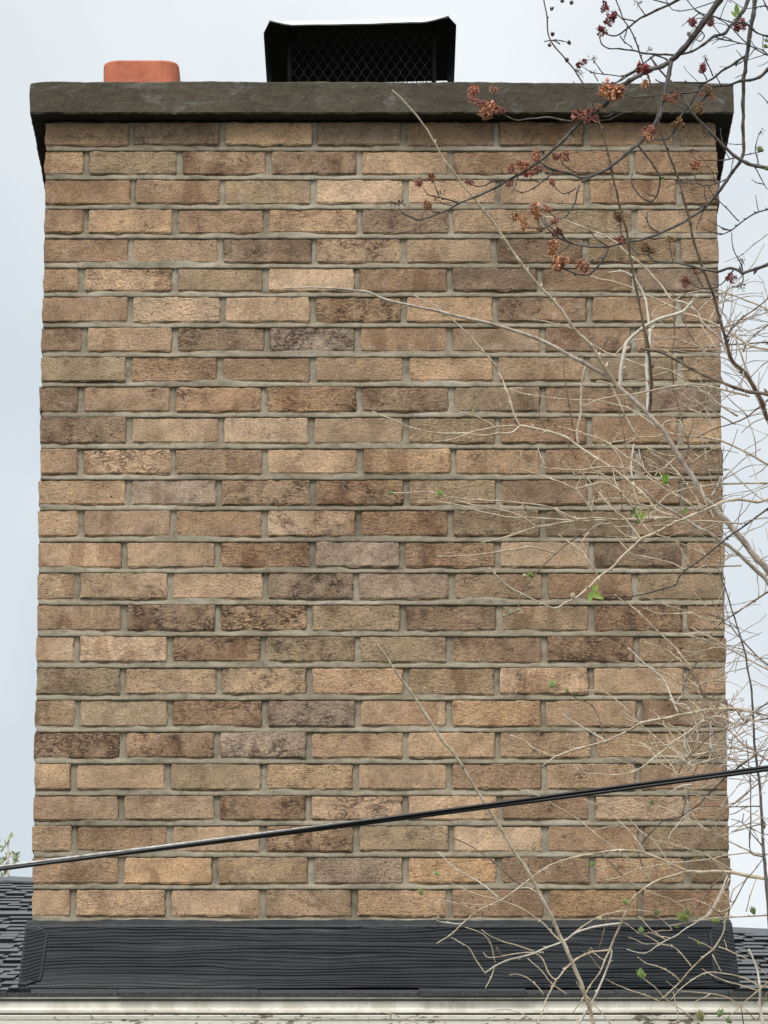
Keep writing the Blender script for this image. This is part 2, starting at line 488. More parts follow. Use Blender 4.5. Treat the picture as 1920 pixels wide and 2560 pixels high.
core = MB()
core.box(XL + 0.012, XR - 0.012, 0.014, CD - 0.012, 3.3, ZT)
link('mortar_core', core.me('mortar_core'), M_MORTAR, chim)
sb = MB()
for k, zb in enumerate(ROWB):
    z1 = zb + (ROWB[k - 1] - zb if k else 0.0675) - 0.0112
    for (xa, xb) in ((XL, XL + 0.03), (XR - 0.03, XR)):
        ys = [0.103, 0.305, 0.507, CD] if k % 2 else [0.088, 0.205, 0.407, CD]
        for i in range(3): sb.box(xa + R.uniform(-.001, .001), xb, ys[i] + 0.005, ys[i + 1] - 0.005, zb, z1)
    xx = XL + (0.0 if k % 2 else 0.1)
    if xx > XL: sb.box(XL, XL + 0.09, CD - 0.03, CD + 0.002, zb, z1)
    while xx < XR - 0.05:
        sb.box(xx + 0.0001, min(xx + 0.192, XR), CD - 0.03, CD + 0.002, zb, z1)
        xx += 0.2026
o = link('side_brickwork', sb.me('side_brickwork'), M_BRICK, chim)
o['kind'] = 'stuff'
o.color = (0.38, 0.235, 0.125, 0.3)
# concrete crown: rough cast slab overhanging the brickwork
def crown_mesh():
    x0, x1, y0, y1 = -0.787, 0.7775, -0.047, CD + 0.045
    zt, zb = at(960, 202.5, y0).z, at(960, 283, y0).z
    ring = []
    nxs, nys = 420, 60
    for i in range(nxs): ring.append((x0 + (x1 - x0) * i / nxs, y0))
    for i in range(nys): ring.append((x1, y0 + (y1 - y0) * i / nys))
    for i in range(nxs): ring.append((x1 - (x1 - x0) * i / nxs, y1))
    for i in range(nys): ring.append((x0, y1 - (y1 - y0) * i / nys))
    m = len(ring)
    levels = [zb, zb + 0.003, zb + 0.014, zb + 0.028, zb + 0.042, zb + 0.056, zt - 0.003, zt]
    vs, fs = [], []
    for li, z in enumerate(levels):
        for (x, y) in ring:
            n_ = 0.0016 * nz(x * 9, y * 9, z * 25) + 0.0010 * nz(x * 40, y * 40, z * 60) + 0.0012 * nz(x * 130, y * 130, z * 130)
            cx, cy = 1 if x > 0 else -1, 1 if y > 0.28 else -1
            onx, ony = abs(y - y0) < 1e-6 or abs(y - y1) < 1e-6, abs(x - x0) < 1e-6 or abs(x - x1) < 1e-6
            px, py = x, y
            ins = 0.0025 if li == 0 else (0.003 if li == len(levels) - 1 else 0)
            if ony: px += -cx * (ins + n_)
            if onx: py += -cy * (ins + n_)
            cr = min(abs(x - x0), abs(x - x1)) + min(abs(y - y0), abs(y - y1))
            dz = 0
            if li == 0: dz = 0.0028 * nz(x * 28, y * 28, 7) + 0.0016 * nz(x * 95, y * 95, 7)
            if li >= len(levels) - 2:
                dz = 0.0022 * nz(x * 7, y * 7, 4) + 0.0012 * nz(x * 40, y * 40, 4)
                lx = x - x0
                if lx < 0.05 and y < y0 + 0.2: dz -= 0.006 * (1 - lx / 0.05) ** 1.3
                dz -= 0.0035 * (x - x0) / (x1 - x0)
            vs.append((px, py, z + dz))
    for li in range(len(levels) - 1):
        for k in range(m):
            k2 = (k + 1) % m
            fs.append((li * m + k, li * m + k2, (li + 1) * m + k2, (li + 1) * m + k))
    c0 = len(vs)
    vs.append((0, 0.3, zt + 0.012))
    vs.append((0, 0.3, zb))
    for k in range(m):
        k2 = (k + 1) % m
        fs.append(((len(levels) - 1) * m + k, (len(levels) - 1) * m + k2, c0))
        fs.append((k2, k, c0 + 1))
    me = mesh('concrete_crown', vs, fs)
    me.materials.append(M_CROWN)
    me.materials.append(M_UNDERSHADE)
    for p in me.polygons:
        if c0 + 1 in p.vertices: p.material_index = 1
    return me, zt, zb
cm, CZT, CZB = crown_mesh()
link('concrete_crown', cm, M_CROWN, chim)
# clay flue liner, rounded square, hollow
def flue(cx, cy, w, r, z0, z1, wall):
    def rr(w, r, n=7):
        p = []
        for (sx, sy, a0) in ((1, 1, 0), (-1, 1, 90), (-1, -1, 180), (1, -1, 270)):
            for i in range(n):
                a = rad(a0 + 90 * i / (n - 1))
                p.append((cx + sx * (w / 2 - r) + r * math.cos(a), cy + sy * (w / 2 - r) + r * math.sin(a)))
        return p
    o_, i_ = rr(w, r), rr(w - 2 * wall, max(r - wall, 0.008))
    m = len(o_)
    vs = [(x, y, z0) for x, y in o_] + [(x, y, z1 - 0.004) for x, y in o_]
    vs += [(x + (cx - x) * 0.02, y + (cy - y) * 0.02, z1) for x, y in o_] + [(x, y, z1) for x, y in i_] + [(x, y, z0) for x, y in i_]
    fs = []
    for l in range(4):
        for k in range(m):
            k2 = (k + 1) % m
            fs.append((l * m + k, l * m + k2, (l + 1) * m + k2, (l + 1) * m + k))
    return mesh('clay_flue', vs, fs, False)
fx = at(352, 160, 0.22).x
link('clay_flue', flue(fx, 0.30, 0.1725, 0.036, CZT - 0.03, at(352, 151, 0.215).z, 0.018), M_CLAY, chim)

# flashing at the foot: grained dark apron, wrapped corners, sealant line
ATOP, ABOT = (2316, -0.016), (2471, -0.112)
def apron_pt(u, q, proud=0.0):
    """u across 0..1, q down 0..1"""
    xl = at(66 + (50 - 66) * q, 2300, ATOP[1] + (ABOT[1] - ATOP[1]) * q).x
    xr = at(1828 + (1846 - 1828) * q, 2300, ATOP[1] + (ABOT[1] - ATOP[1]) * q).x
    zt, zb = at(960, *ATOP).z, at(960, *ABOT).z
    nrm = Vector((0, -(zt - zb), ATOP[1] - ABOT[1])).normalized()
    p = Vector((xl + (xr - xl) * u, ATOP[1] + (ABOT[1] - ATOP[1]) * q, zt + (zb - zt) * q))
    return p + nrm * proud
def grain_h(x, q):
    wv = q * 19 + 2.4 * nz(x * 1.4, q * 1.2, 5.0) + 0.9 * nz(x * 4.5, q * 3.5, 2.0) + 0.3 * nz(x * 15, q * 9, 6.0)
    f = wv - math.floor(wv)
    amp = 0.8 + 0.6 * nz(x * 3, math.floor(wv) * 3.7, 8.0)
    rg = math.sin(math.pi * f) ** 2 if f < 0.5 else math.sin(math.pi * f) ** 1.2
    e_ = min(1.0, max(0.0, (0.05 - x) / 0.45))
    fade = 1.0 - e_ * min(0.62, max(0, q - 0.6) * 1.9)
    return fade * 0.0040 * max(0.15, amp) * rg
nx_, nq = 260, 230
vs, fs = [], []
for j in range(nq):
    q = j / (nq - 1)
    for i in range(nx_):
        u = i / (nx_ - 1)
        vs.append(apron_pt(u, q, grain_h(-0.75 + 1.5 * u, q) + 0.004 * nz(u * 5, q * 2, 3)))
for j in range(nq - 1):
    for i in range(nx_ - 1):
        a = j * nx_ + i
        fs.append((a, a + nx_, a + nx_ + 1, a + 1))
b0 = len(vs)           # return to the wall behind, so the sheet has a body
vs += [apron_pt(0, 0) + Vector((0, 0.03, 0)), apron_pt(1, 0) + Vector((0, 0.03, 0)), apron_pt(1, 1) + Vector((0, 0.12, 0)), apron_pt(0, 1) + Vector((0, 0.12, 0))]
fs += [(b0, b0 + 3, (nq - 1) * nx_, 0), (nx_ - 1, nq * nx_ - 1, b0 + 2, b0 + 1), (nq * nx_ - 1, (nq - 1) * nx_, b0 + 3, b0 + 2)]
flash = link('flashing', mesh('flashing', vs, fs, True), M_FLASH, chim)
flash.data.polygons.foreach_set('use_smooth', [len(p.vertices) == 4 and p.index < (nq - 1) * (nx_ - 1) for p in flash.data.polygons])
# turned top edge + sealant against the brick
vs, fs = [], []
for i in range(200):
    u = i / 199
    p = apron_pt(u, 0.0)
    top = at(960, 2300 + 5 * nz(u * 9, 1.0) + 3 * nz(u * 40, 4.0), 0.0).z
    prof = [(p.y + 0.010, p.z - 0.006), (p.y - 0.005, p.z - 0.005), (p.y - 0.006, p.z + 0.0005), (p.y - 0.002, p.z + 0.003), (-0.005, top - 0.003 + 0.002 * nz(u * 30, 9)), (0.0, top), (0.012, top)]
    vs += [(p.x, y, z) for y, z in prof]
for i in range(199):
    for k in range(6): fs.append((i * 7 + k, i * 7 + k + 1, (i + 1) * 7 + k + 1, (i + 1) * 7 + k))
link('sealant_strip', mesh('sealant_strip', vs, fs, True), M_TAR, flash)
def flap(inner, side):
    """folded corner piece lying over the end of the apron, with slanting ridges; inner = [(q, width)]"""
    nq_, nu_ = 190, 34
    vs, fs = [], []
    def wd(q):
        for (qa, wa), (qb, wb_) in zip(inner, inner[1:]):
            if q <= qb: return wa + (wb_ - wa) * (q - qa) / (qb - qa)
        return inner[-1][1]
    for j in range(nq_):
        q = inner[0][0] + (inner[-1][0] - inner[0][0]) * j / (nq_ - 1)
        for i in range(nu_):
            f = i / (nu_ - 1)
            u = -0.0012 + (wd(q) + 0.0012) * f
            edge = min(1.0, (1 - f) * 12, j / 5.0, (nq_ - 1 - j) / 5.0)
            rim = 0.0025 * max(0, 1 - abs(f - 0.9) * 9)
            ph = q * 17 + f * 1.6 + 0.35 * nz(f * 2, q * 6, side)
            rg = math.sin(math.pi * (ph - math.floor(ph))) ** 1.5 * 0.0034 if 0.06 < f < 0.82 and 0.08 < q < 0.9 else 0.0
            vs.append(apron_pt(u if side > 0 else 1 - u, q, -0.002 + 0.0065 * max(0, edge) ** 0.5 + 0.4 * rim + rg))
    for j in range(nq_ - 1):
        for i in range(nu_ - 1):
            k = j * nu_ + i
            fs.append((k, k + nu_, k + nu_ + 1, k + 1) if side > 0 else (k, k + 1, k + nu_ + 1, k + nu_))
    return mesh('corner_flap', vs, fs, True)
link('corner_flap', flap([(-0.05, 0.006), (0.10, 0.0335), (0.14, 0.035), (0.86, 0.0325), (0.9, 0.030), (0.975, 0.006)], 1), M_FLASH, flash)
link('corner_flap', flap([(-0.06, 0.008), (0.06, 0.032), (0.12, 0.036), (0.86, 0.0365), (0.9, 0.033), (0.975, 0.008)], -1), M_FLASH, flash)
# side aprons running back along the chimney
for (u, sx) in ((0.0, -1), (1.0, 1)):
    p0, p1 = apron_pt(u, 0), apron_pt(u, 1)
    vs = [p0, p1, p1 + Vector((0, 0.7, 0.175)), p0 + Vector((0, 0.62, 0.155))]
    vs += [q - Vector((sx * 0.012, 0, 0)) for q in vs]
    vs = [Vector(q) for q in vs]
    me = mesh('side_apron', vs, [(0, 1, 2, 3), (7, 6, 5, 4), (0, 4, 5, 1), (3, 2, 6, 7), (0, 3, 7, 4), (1, 5, 6, 2)])
    link('side_apron', me, M_FLASH, flash)

# ------------------------------------------------------------------ house: roof, shingles, fascia, wall
SLOPE = math.atan(0.2493)
YE = -0.135
ZE = at(960, 2488, YE).z            # lower edge of the roof
house = empty('house', (0, 2.0, 0), 'house with black shingled roof and weathered white eave boards at the foot of the chimney', 'house')
def roof_pt(x, r, up=0.0):
    return Vector((x, YE + r - up * math.sin(SLOPE), ZE + r * 0.2493 + up * math.cos(SLOPE)))
def rlim(x):
    if x < -0.85: return 4.2 + (-0.85 - x) * 0.35
    if x > 0.85: return 1.95 - (x - 0.85) * 0.25
    return 4.2 + (x + 0.85) / 1.7 * (1.95 - 4.2)
hx0, hx1 = -3.2, 2.6
xsr = [hx0, -0.85, 0.85, hx1]
vs = [roof_pt(hx0, 0), roof_pt(hx1, 0)] + [roof_pt(x, rlim(x)) for x in reversed(xsr)] + [Vector((hx0, 9.5, ZE)), Vector((hx1, 9.5, ZE))]
vs += [Vector((hx0, YE, ZE - 0.012)), Vector((hx1, YE, ZE - 0.012)), Vector((hx1, 9.5, ZE - 0.012)), Vector((hx0, 9.5, ZE - 0.012))]
fs = [(0, 1, 2, 3, 4, 5), (2, 7, 3), (3, 7, 4), (4, 7, 6), (4, 6, 5), (0, 8, 9, 1), (8, 11, 10, 9), (6, 7, 10, 11), (0, 5, 6, 11, 8), (1, 9, 10, 7, 2)]
roof = link('roof', mesh('roof', vs, fs), M_SHING, house)
def shingle_mesh(seed):
    rr_ = random.Random(seed)
    mb = MB()
    W_ = 0.30
    mb.box(0.0008, W_ - 0.0008, 0.0, 0.185, -0.004, 0.0035)
    x = rr_.uniform(0, 0.05)
    while x < W_ - 0.05:
        w_ = rr_.uniform(0.05, 0.13)
        mb.box(x, min(x + w_, W_ - 0.002), -0.003 + rr_.uniform(0, 0.004), 0.15, 0.0034, 0.0034 + rr_.uniform(0.0022, 0.0045))
        x += w_ + rr_.uniform(0.02, 0.09)
    return mb.me('shingle')
SHM = [shingle_mesh(s) for s in range(10)]
for me in SHM: me.materials.append(M_SHING)
for i in range(34):
    r = i * 0.14
    for (xa, xb) in ((-1.75, -0.745), (0.735, 1.65)):
        x = xa - R.uniform(0, 0.2)
        while x < xb - 0.02:
            sw = 1.0
            if x + 0.30 > xb and xb < 0: sw = max(0.15, (xb - x) / 0.30)
            if x < 0.735 and xb > 0:
                x2 = x + 0.30
                if x2 - 0.735 < 0.03: x = x2; continue
                sw = (x2 - 0.735) / 0.30; x = 0.735
            if r < rlim(x + 0.15 * sw) - 0.16:
                o = link('shingle', R.choice(SHM), None, roof, roof_pt(x, r - 0.004 * R.random(), 0.0085 + R.uniform(-0.0008, 0.0008)))
                o.rotation_euler = (SLOPE - rad(1.6) + R.uniform(-0.005, 0.005), R.uniform(-0.004, 0.004), R.uniform(-0.006, 0.006))
                o.scale = (sw, 1, 1)
            x += 0.30 * sw
# caps along the upper edge
capm = MB()
for a, c_ in zip(xsr, xsr[1:]):
    n_ = max(1, int(abs(c_ - a) / 0.24))
    for k in range(n_):
        xa, xb = a + (c_ - a) * k / n_, a + (c_ - a) * (k + 1) / n_
        pa, pb = roof_pt(xa, rlim(xa)), roof_pt(xb, rlim(xb))
        lf = 0.008 + 0.006 * (k % 2)
        vs = []
        for p, e in ((pa, lf + .008), (pb, lf)):
            vs += [p + Vector((0, -0.16, -0.04 + e)), p + Vector((0, 0, e + 0.004)), p + Vector((0, 0.14, -0.05 + e)), p + Vector((0, -0.16, -0.05)), p + Vector((0, 0.14, -0.06))]
        capm.add(vs, [(0, 5, 6, 1), (1, 6, 7, 2), (0, 3, 8, 5), (2, 7, 9, 4), (0, 1, 2, 4, 3), (5, 8, 9, 7, 6)])
link('ridge_cap', capm.me('ridge_cap'), M_SHING, roof)
# starter shingles at the eave below the flashing, broken edge
sm_ = MB()
x = hx0
while x < hx1:
    w_ = R.uniform(0.16, 0.36)
    y0 = YE - 0.012 + R.uniform(-0.004, 0.006)
    p0, p1 = roof_pt(x + 0.001, 0.0), roof_pt(min(x + w_, hx1), 0.0)
    hgt = R.uniform(0.004, 0.0075)
    vs = []
    lift = R.uniform(0.0, 0.003)
    for px in (p0.x, p1.x):
        vs += [(px, y0, ZE - 0.004), (px, y0 - 0.001, ZE - 0.004 + hgt + lift), (px, YE + 0.026, ZE + 0.0165 + lift), (px, YE + 0.12, ZE + 0.033 + lift), (px, YE + 0.12, ZE + 0.022)]
    sm_.add(vs, [(0, 5, 6, 1), (1, 6, 7, 2), (2, 7, 8, 3), (3, 8, 9, 4), (4, 9, 5, 0), (0, 1, 2, 3, 4), (5, 9, 8, 7, 6)])
    x += w_
link('starter_strip', sm_.me('starter_strip'), M_GRAN, roof)
# eave boards
def zat(sy, Y): return at(960, sy, Y).z
def strip(name, prof, m, parent, n=60, wob=0.0):
    """extrude a (y, z) profile along x with slight waviness"""
    vs, fs = [], []
    k_ = len(prof)
    for i in range(n + 1):
        x = hx0 + 0.02 + (hx1 - hx0 - 0.04) * i / n
        for j, (y, z) in enumerate(prof):
            vs.append((x, y + wob * nz(x * 1.7, j * 3.1), z + wob * 0.8 * nz(x * 2.3, 9.0)))
    for i in range(n):
        for j in range(k_):
            j2 = (j + 1) % k_
            fs.append((i * k_ + j, i * k_ + j2, (i + 1) * k_ + j2, (i + 1) * k_ + j))
    fs += [tuple(range(k_))[::-1], tuple(n * k_ + j for j in range(k_))]
    return link(name, mesh(name, vs, fs), m, parent)
yf = -0.1415
z1, z2, z3, z4 = zat(2491.5, yf), zat(2524, yf), zat(2532, yf), zat(2537, yf)
strip('fascia', [(yf + 0.002, z1 + .001), (yf + 0.002, z1 - 0.003), (yf + 0.009, z1 - 0.0045), (yf + 0.011, z2 + 0.006), (yf + 0.004, z2), (yf - 0.004, z2 - 0.002), (yf - 0.004, z3), (yf + 0.02, z3 - .001), (yf + 0.045, z1 + .001)], M_WHITE, house, 80, 0.002)
yl = -0.147
l1, l2 = zat(2537, yl), zat(2548, yl)
strip('trim_board', [(yl + 0.002, l1), (yl, l1 - 0.002), (yl + 0.0015, l2), (yl + 0.004, l2 - 0.001), (yl + 0.003, l2 - 0.13), (yl + 0.05, l2 - 0.13), (yl + 0.05, l1)], M_PEEL, house, 80, 0.0016)
wb = MB()
wb.box(hx0 + 0.15, hx1 - 0.15, -0.05, 9.3, 0.0, ZE - 0.03)
wall = link('wall', wb.me('wall'), M_WHITE, house)
zc = 0.35
while zc < ZE - 0.36:
    bm_ = MB()
    bm_.add([(hx0 + .14, -0.052, zc + 0.17), (hx1 - .14, -0.052, zc + 0.17), (hx1 - .14, -0.07, zc), (hx0 + .14, -0.07, zc), (hx1 - .14, -0.05, zc), (hx0 + .14, -0.05, zc)], [(0, 3, 2, 1), (3, 5, 4, 2)])
    link('siding_board', bm_.me('siding_board'), M_WHITE, wall)
    zc += 0.165

# ------------------------------------------------------------------ metal chimney cap over the second flue
capY = 0.10
zl = at(671, 54, capY).z
zrr = at(1124, 42, capY).z
cx0, cx1 = at(673, 54, capY).x, at(1122, 42, capY).x
cap = empty('rain_cap', ((cx0 + cx1) / 2, 0.3, CZT), 'black sheet metal chimney cap with mesh sides on top of the crown', 'chimney cap')
CB = 0.52
def lidz(x): return zl + (zrr - zl) * (x - cx0) / (cx1 - cx0)
lid = MB()
nlx = 24
top, bot = [], []
for s_, row in ((0.0, top), (-0.0025, bot)):
    for (y, dz) in ((capY, 0.0), (capY + 0.03, 0.002), (0.3, 0.006), (CB, 0.0)):
        rr_ = []
        prof = [(cx0 - 0.0125, -0.027), (cx0, 0.0)] + [(cx0 + (cx1 - cx0) * i / nlx, dz - 0.0032 * math.sin(math.pi * i / nlx) * (1 if y < 0.2 else 0)) for i in range(1, nlx)] + [(cx1, 0.0), (cx1 + 0.017, -0.020)]
        for (x, d) in prof: rr_.append((x + (0.002 if x < 0 and s_ else 0) * 0, y, lidz(x) + d + s_))
        row.append(rr_)
n_ = len(top[0])
vs = [p for r_ in top for p in r_] + [p for r_ in bot for p in r_]
fs = []
off = 4 * n_
for j in range(3):
    for i in range(n_ - 1):
        a = j * n_ + i
        fs.append((a, a + 1, a + n_ + 1, a + n_))
        fs.append((off + a, off + a + n_, off + a + n_ + 1, off + a + 1))
for i in range(n_ - 1):
    fs.append((i, off + i, off + i + 1, i + 1))
    a = 3 * n_ + i
    fs.append((a, a + 1, off + a + 1, off + a))
for j in range(3):
    a = j * n_
    fs.append((a, a + n_, off + a + n_, off + a))
    a = j * n_ + n_ - 1
    fs.append((a, off + a, off + a + n_, a + n_))
lidm = link('lid', mesh('lid', vs, fs), M_BLACK, cap)
# bent front hem, the sky's reflection put into its pale colour
hv, hf = [], []
for i in range(nlx + 1):
    u = i / nlx
    x = cx0 + (cx1 - cx0) * u
    d = 0.0125 * min(1, min(u, 1 - u) * 8 + 0.12) * (1 + 0.12 * nz(u * 6, 3)) * (1.0 if u < .8 else 1.12)
    zz = lidz(x) - 0.0032 * math.sin(math.pi * u) + 0.0012
    hv += [(x, capY - 0.001, zz), (x, capY - 0.010, zz - d), (x, capY - 0.006, zz - d - .0015), (x, capY + 0.004, zz - 0.002)]
for i in range(nlx):
    for k in range(4):
        k2 = (k + 1) % 4
        hf.append((i * 4 + k, i * 4 + k2, (i + 1) * 4 + k2, (i + 1) * 4 + k))
hf += [(0, 1, 2, 3), (nlx * 4 + 3, nlx * 4 + 2, nlx * 4 + 1, nlx * 4)]
link('front_hem', mesh('front_hem', hv, hf), M_HEM, lidm)
# expanded-metal screen on four sides
scr = MB()
sx0, sx1 = at(723, 190, 0.15).x, at(1086, 190, 0.15).x
sy0, sy1 = 0.15, CB - 0.05
def screen(p0, p1):
    d = p1 - p0
    ln = d.length
    d.normalize()
    pit = 0.0212
    n__ = int(ln / pit)
    pit = ln / n__
    for k in range(n__ + 1):
        for sg in (1, -1):
            pts, z, j = [], CZT - 0.01, 0
            while z < lidz(p0.x) - 0.004:
                ofs = sg * (pit / 4) * (1 if (j // 1) % 2 == 0 else -1) * (0.88 + 0.2 * R.random())
                if j % 2 == 0: seq = ((0.0, ofs * 0.95), (0.004, ofs * 0.95))
                else: seq = ((0.0, ofs * 0.95), (0.004, ofs * 0.95))
                for dz, o_ in seq:
                    sx = k * pit + (sg * pit / 4) + o_
                    if 0 <= sx <= ln: pts.append(p0 + d * sx + Vector((0, 0, z + dz)))
                z += 0.0165
                j += 1
            if len(pts) > 2: scr.tube(pts, [0.00062] * len(pts), 4)
P = [Vector((sx0, sy0, 0)), Vector((sx1, sy0, 0)), Vector((sx1, sy1, 0)), Vector((sx0, sy1, 0))]
for i in range(4): screen(P[i], P[(i + 1) % 4])
link('mesh_screen', scr.me('mesh_screen'), M_WIRE, cap)
for p in P:
    q = MB()
    q.box(p.x - 0.004, p.x + 0.004, p.y - 0.004, p.y + 0.004, CZT - 0.012, lidz(p.x) - 0.003)
    link('corner_post', q.me('corner_post'), M_BLACK, cap)
q = MB()
q.box(sx0 + 0.01, sx1 - 0.01, sy0 + 0.01, sy1 - 0.01, CZT - 0.02, CZT + 0.065)
link('base_collar', q.me('base_collar'), M_BLACK, cap)

# ------------------------------------------------------------------ service cable: two black conductors and a bare strand twisted together
YC = -2.8
cpts = [(-420, 2226), (0, 2169.5), (139, 2151), (278, 2133), (420, 2115), (500, 2108), (700, 2081), (800, 2070), (960, 2048), (1200, 2018), (1440, 1987), (1680, 1954), (1920, 1923.5), (2300, 1868)]
P3 = [at(x, y, YC) for x, y in cpts]
cable = empty('service_cable', P3[0], 'twisted black overhead service cable with a bare strand crossing in front of the chimney', 'cable')
def smooth_path(P, n):
    o_ = []
    m = len(P)
    for i in range(m - 1):
        a, b_, c_, d_ = P[max(i - 1, 0)], P[i], P[i + 1], P[min(i + 2, m - 1)]
        for k in range(n):
            t_ = k / n
            o_.append(0.5 * ((2 * b_) + (c_ - a) * t_ + (2 * a - 5 * b_ + 4 * c_ - d_) * t_ * t_ + (3 * b_ - a - 3 * c_ + d_) * t_ ** 3))
    o_.append(P[-1].copy())
    return o_
# straighten hand-read heights with a quadratic sag
import functools
def fit2(pts):
    n_ = len(pts)
    S_ = [sum((x / 1000) ** k for x, _ in pts) for k in range(5)]
    T_ = [sum(y * (x / 1000) ** k for x, y in pts) for k in range(3)]
    A = Matrix(((S_[0], S_[1], S_[2]), (S_[1], S_[2], S_[3]), (S_[2], S_[3], S_[4])))
    return A.inverted() @ Vector(T_)
cf = fit2(cpts)
line3 = [at(x, cf[0] + cf[1] * x / 1000 + cf[2] * (x / 1000) ** 2, YC) for x in range(-2000, 4001, 16)]
def strand(name, ang0, rr_, R_, m):
    mb = MB()
    pts = []
    for p in line3:
        sx = 960 + p.x * FPX / (p - CAM).dot(FW)
        a = ang0 + rad(92) * (sx - 300) / 1400
        wob = 0.0004 * nz(p.x * 9, ang0)
        pts.append(p + Vector((0, -math.cos(a), math.sin(a))) * (R_ + wob))      # 90 deg is up, 0 deg is towards the viewer
    mb.tube(pts, [rr_] * len(pts), 10)
    return link(name, mb.me(name, True), m, cable)
strand('conductor', rad(-32), 0.0028, 0.0031, M_CABLE)
strand('conductor', rad(212), 0.0028, 0.0031, M_CABLE)
strand('bare_strand', rad(84), 0.0022, 0.0026, M_NEUTRAL)

# ------------------------------------------------------------------ plants
# each line: kind, bark, base radius, tip radius (in 1/100 of a photo pixel), depth at base, then the course of the stem
# read from the photo in tiles; every stem then gets its own distance, forward or back lean and thickness in the scene
TILE = {'A': (1440, 0, 480 / 1659), 'B': (960, 200, 480 / 1659), 'C': (1440, 400, 480 / 1659), 'D': (1440, 800, 480 / 1659), 'E': (960, 900, 480 / 1659),
        'F': (1440, 1240, 480 / 1659), 'G': (1440, 1640, 480 / 1659), 'H': (1440, 2080, 480 / 1659), 'I': (960, 2080, 480 / 1659),
        'a': (960, 0, 960 / 1659), 'b': (960, 640, 960 / 1659), 'c': (960, 1280, 960 / 1659), 'd': (960, 1920, 960 / 1659), 'e': (0, 640, 960 / 1659), 'S': (0, 0, 1)}
def parse(s):
    o_, tl = [], 'S'
    for tok in s.split():
        if tok in TILE: tl = tok
        else:
            x, y = tok.split(',')
            ox, oy, k = TILE[tl]
            o_.append((ox + float(x) * k, oy + float(y) * k))
    return o_
class Plant:
    def __init__(s, root, depth, seed):
        s.root, s.depth, s.pts, s.rng = root, depth, [], random.Random(seed)
    def near(s, x, y, lim):
        best, bd = None, lim * lim
        for (px, py, Y) in s.pts:
            d_ = (px - x) ** 2 + (py - y) ** 2
            if d_ < bd: bd, best = d_, Y
        return best
    def stem(s, kind, bark, r0, r1, path, Y=None, dY=None, nodes=1.0):
        P2 = parse(path) if isinstance(path, str) else path
        a, z = P2[0], P2[-1]
        if r1 > r0: P2 = P2[::-1]; r0, r1 = r1, r0; a, z = z, a
        if Y is None:
            Y = s.near(a[0], a[1], 22)
            if Y is None: Y = s.depth + s.rng.uniform(-0.25, 0.25)
        ln = sum(math.dist(p, q) for p, q in zip(P2, P2[1:]))
        if dY is None: dY = s.rng.uniform(-0.22, 0.22) * ln / 1250.0
        acc, pts = 0.0, []
        ph = s.rng.uniform(0, 50)
        for i, p in enumerate(P2):
            if i: acc += math.dist(P2[i - 1], p)
            f = acc / ln
            pts.append(at(p[0], p[1], Y + dY * f + 0.012 * nz(f * 3, ph) * min(1, f * 4)))
        n = 4 if ln / len(P2) > 18 else 3
        sm = smooth_path(pts, n)
        m = len(sm)
        rr, cum = [], 0.0
        tot = sum((sm[i + 1] - sm[i]).length for i in range(m - 1))
        gap = s.rng.uniform(0.045, 0.07)
        for i, p in enumerate(sm):
            if i: cum += (sm[i] - sm[i - 1]).length
            f = cum / tot
            r_ = (r0 + (r1 - r0) * f ** 0.8) * ((1.2 if s.root.name.startswith('bud') else 1.4 if s.root.name.startswith('slender') else 1.55) if bark in ('tan', 'pale') and r0 < 4.5 else 1.32 if r0 < 4.5 else 1.08) / ppm(p)
            nd_ = abs((cum / gap) % 1.0 - 0.5)
            r_ *= 1 + 0.10 * nz(cum * 60, ph)
            if i % n == 0 and 0 < i < m - 1: r_ *= 1 + 0.22 * nodes
            rr.append(r_)
            if 0 < i: sm[i] = p + Vector((nz(cum * 38, ph, 1), 0, nz(cum * 38, ph, 2))) * (0.0022 if s.root.name.startswith('maple') else 0.0014)
        for p in sm:
            q = (p - CAM); k = q.dot(FW)
            s.pts.append((960 + q.x * FPX / k, 1280 - q.dot(UP) * FPX / k, p.y))
        base = sm[0].copy()
        mb = MB()
        mb.tube([p - base for p in sm], rr, 8 if r0 > 3.5 else (6 if r0 > 1.6 else 5))
        # side buds at the nodes
        if nodes and r0 < 4:
            for i in range(n, m - 1, n):
                if s.rng.random() < 0.45:
                    t_ = (sm[i + 1] - sm[i - 1]).normalized()
                    d_ = t_.cross(Vector((s.rng.uniform(-.5, .5), -1, s.rng.uniform(-.5, .5)))).normalized() * s.rng.choice((-1, 1))
                    d_ = (d_ + t_ * 0.9).normalized()
                    q = sm[i] - base
                    bl = rr[i] * 3.4
                    mb.tube([q, q + d_ * bl * 0.5, q + d_ * bl], [rr[i] * 0.75, rr[i] * 0.8, rr[i] * 0.12], 4)
        return link(kind, mb.me(kind, True), BARK[bark], s.root, base)

maple = empty('maple_tree', (2.1, -1.4, 0), 'dark maple boughs with red and orange blossoms across the top right of the chimney', 'tree')
MP = Plant(maple, -1.35, 3)
lilac = empty('tall_shrub', (1.9, -0.9, 0), 'bare tan shrub, long arching stems fanning from the right edge across the brickwork', 'shrub')
LP = Plant(lilac, -0.75, 5)
bush = empty('budding_shrub', (0.75, -0.6, 0), 'low shrub with opening green buds in front of the dark flashing', 'shrub')
BP = Plant(bush, -0.65, 9)
sap = empty('slender_sapling', (1.02, -0.95, 0), 'straight thin grey sapling rising beside the right edge of the chimney behind the cable', 'sapling')
SP = Plant(sap, -1.0, 13)

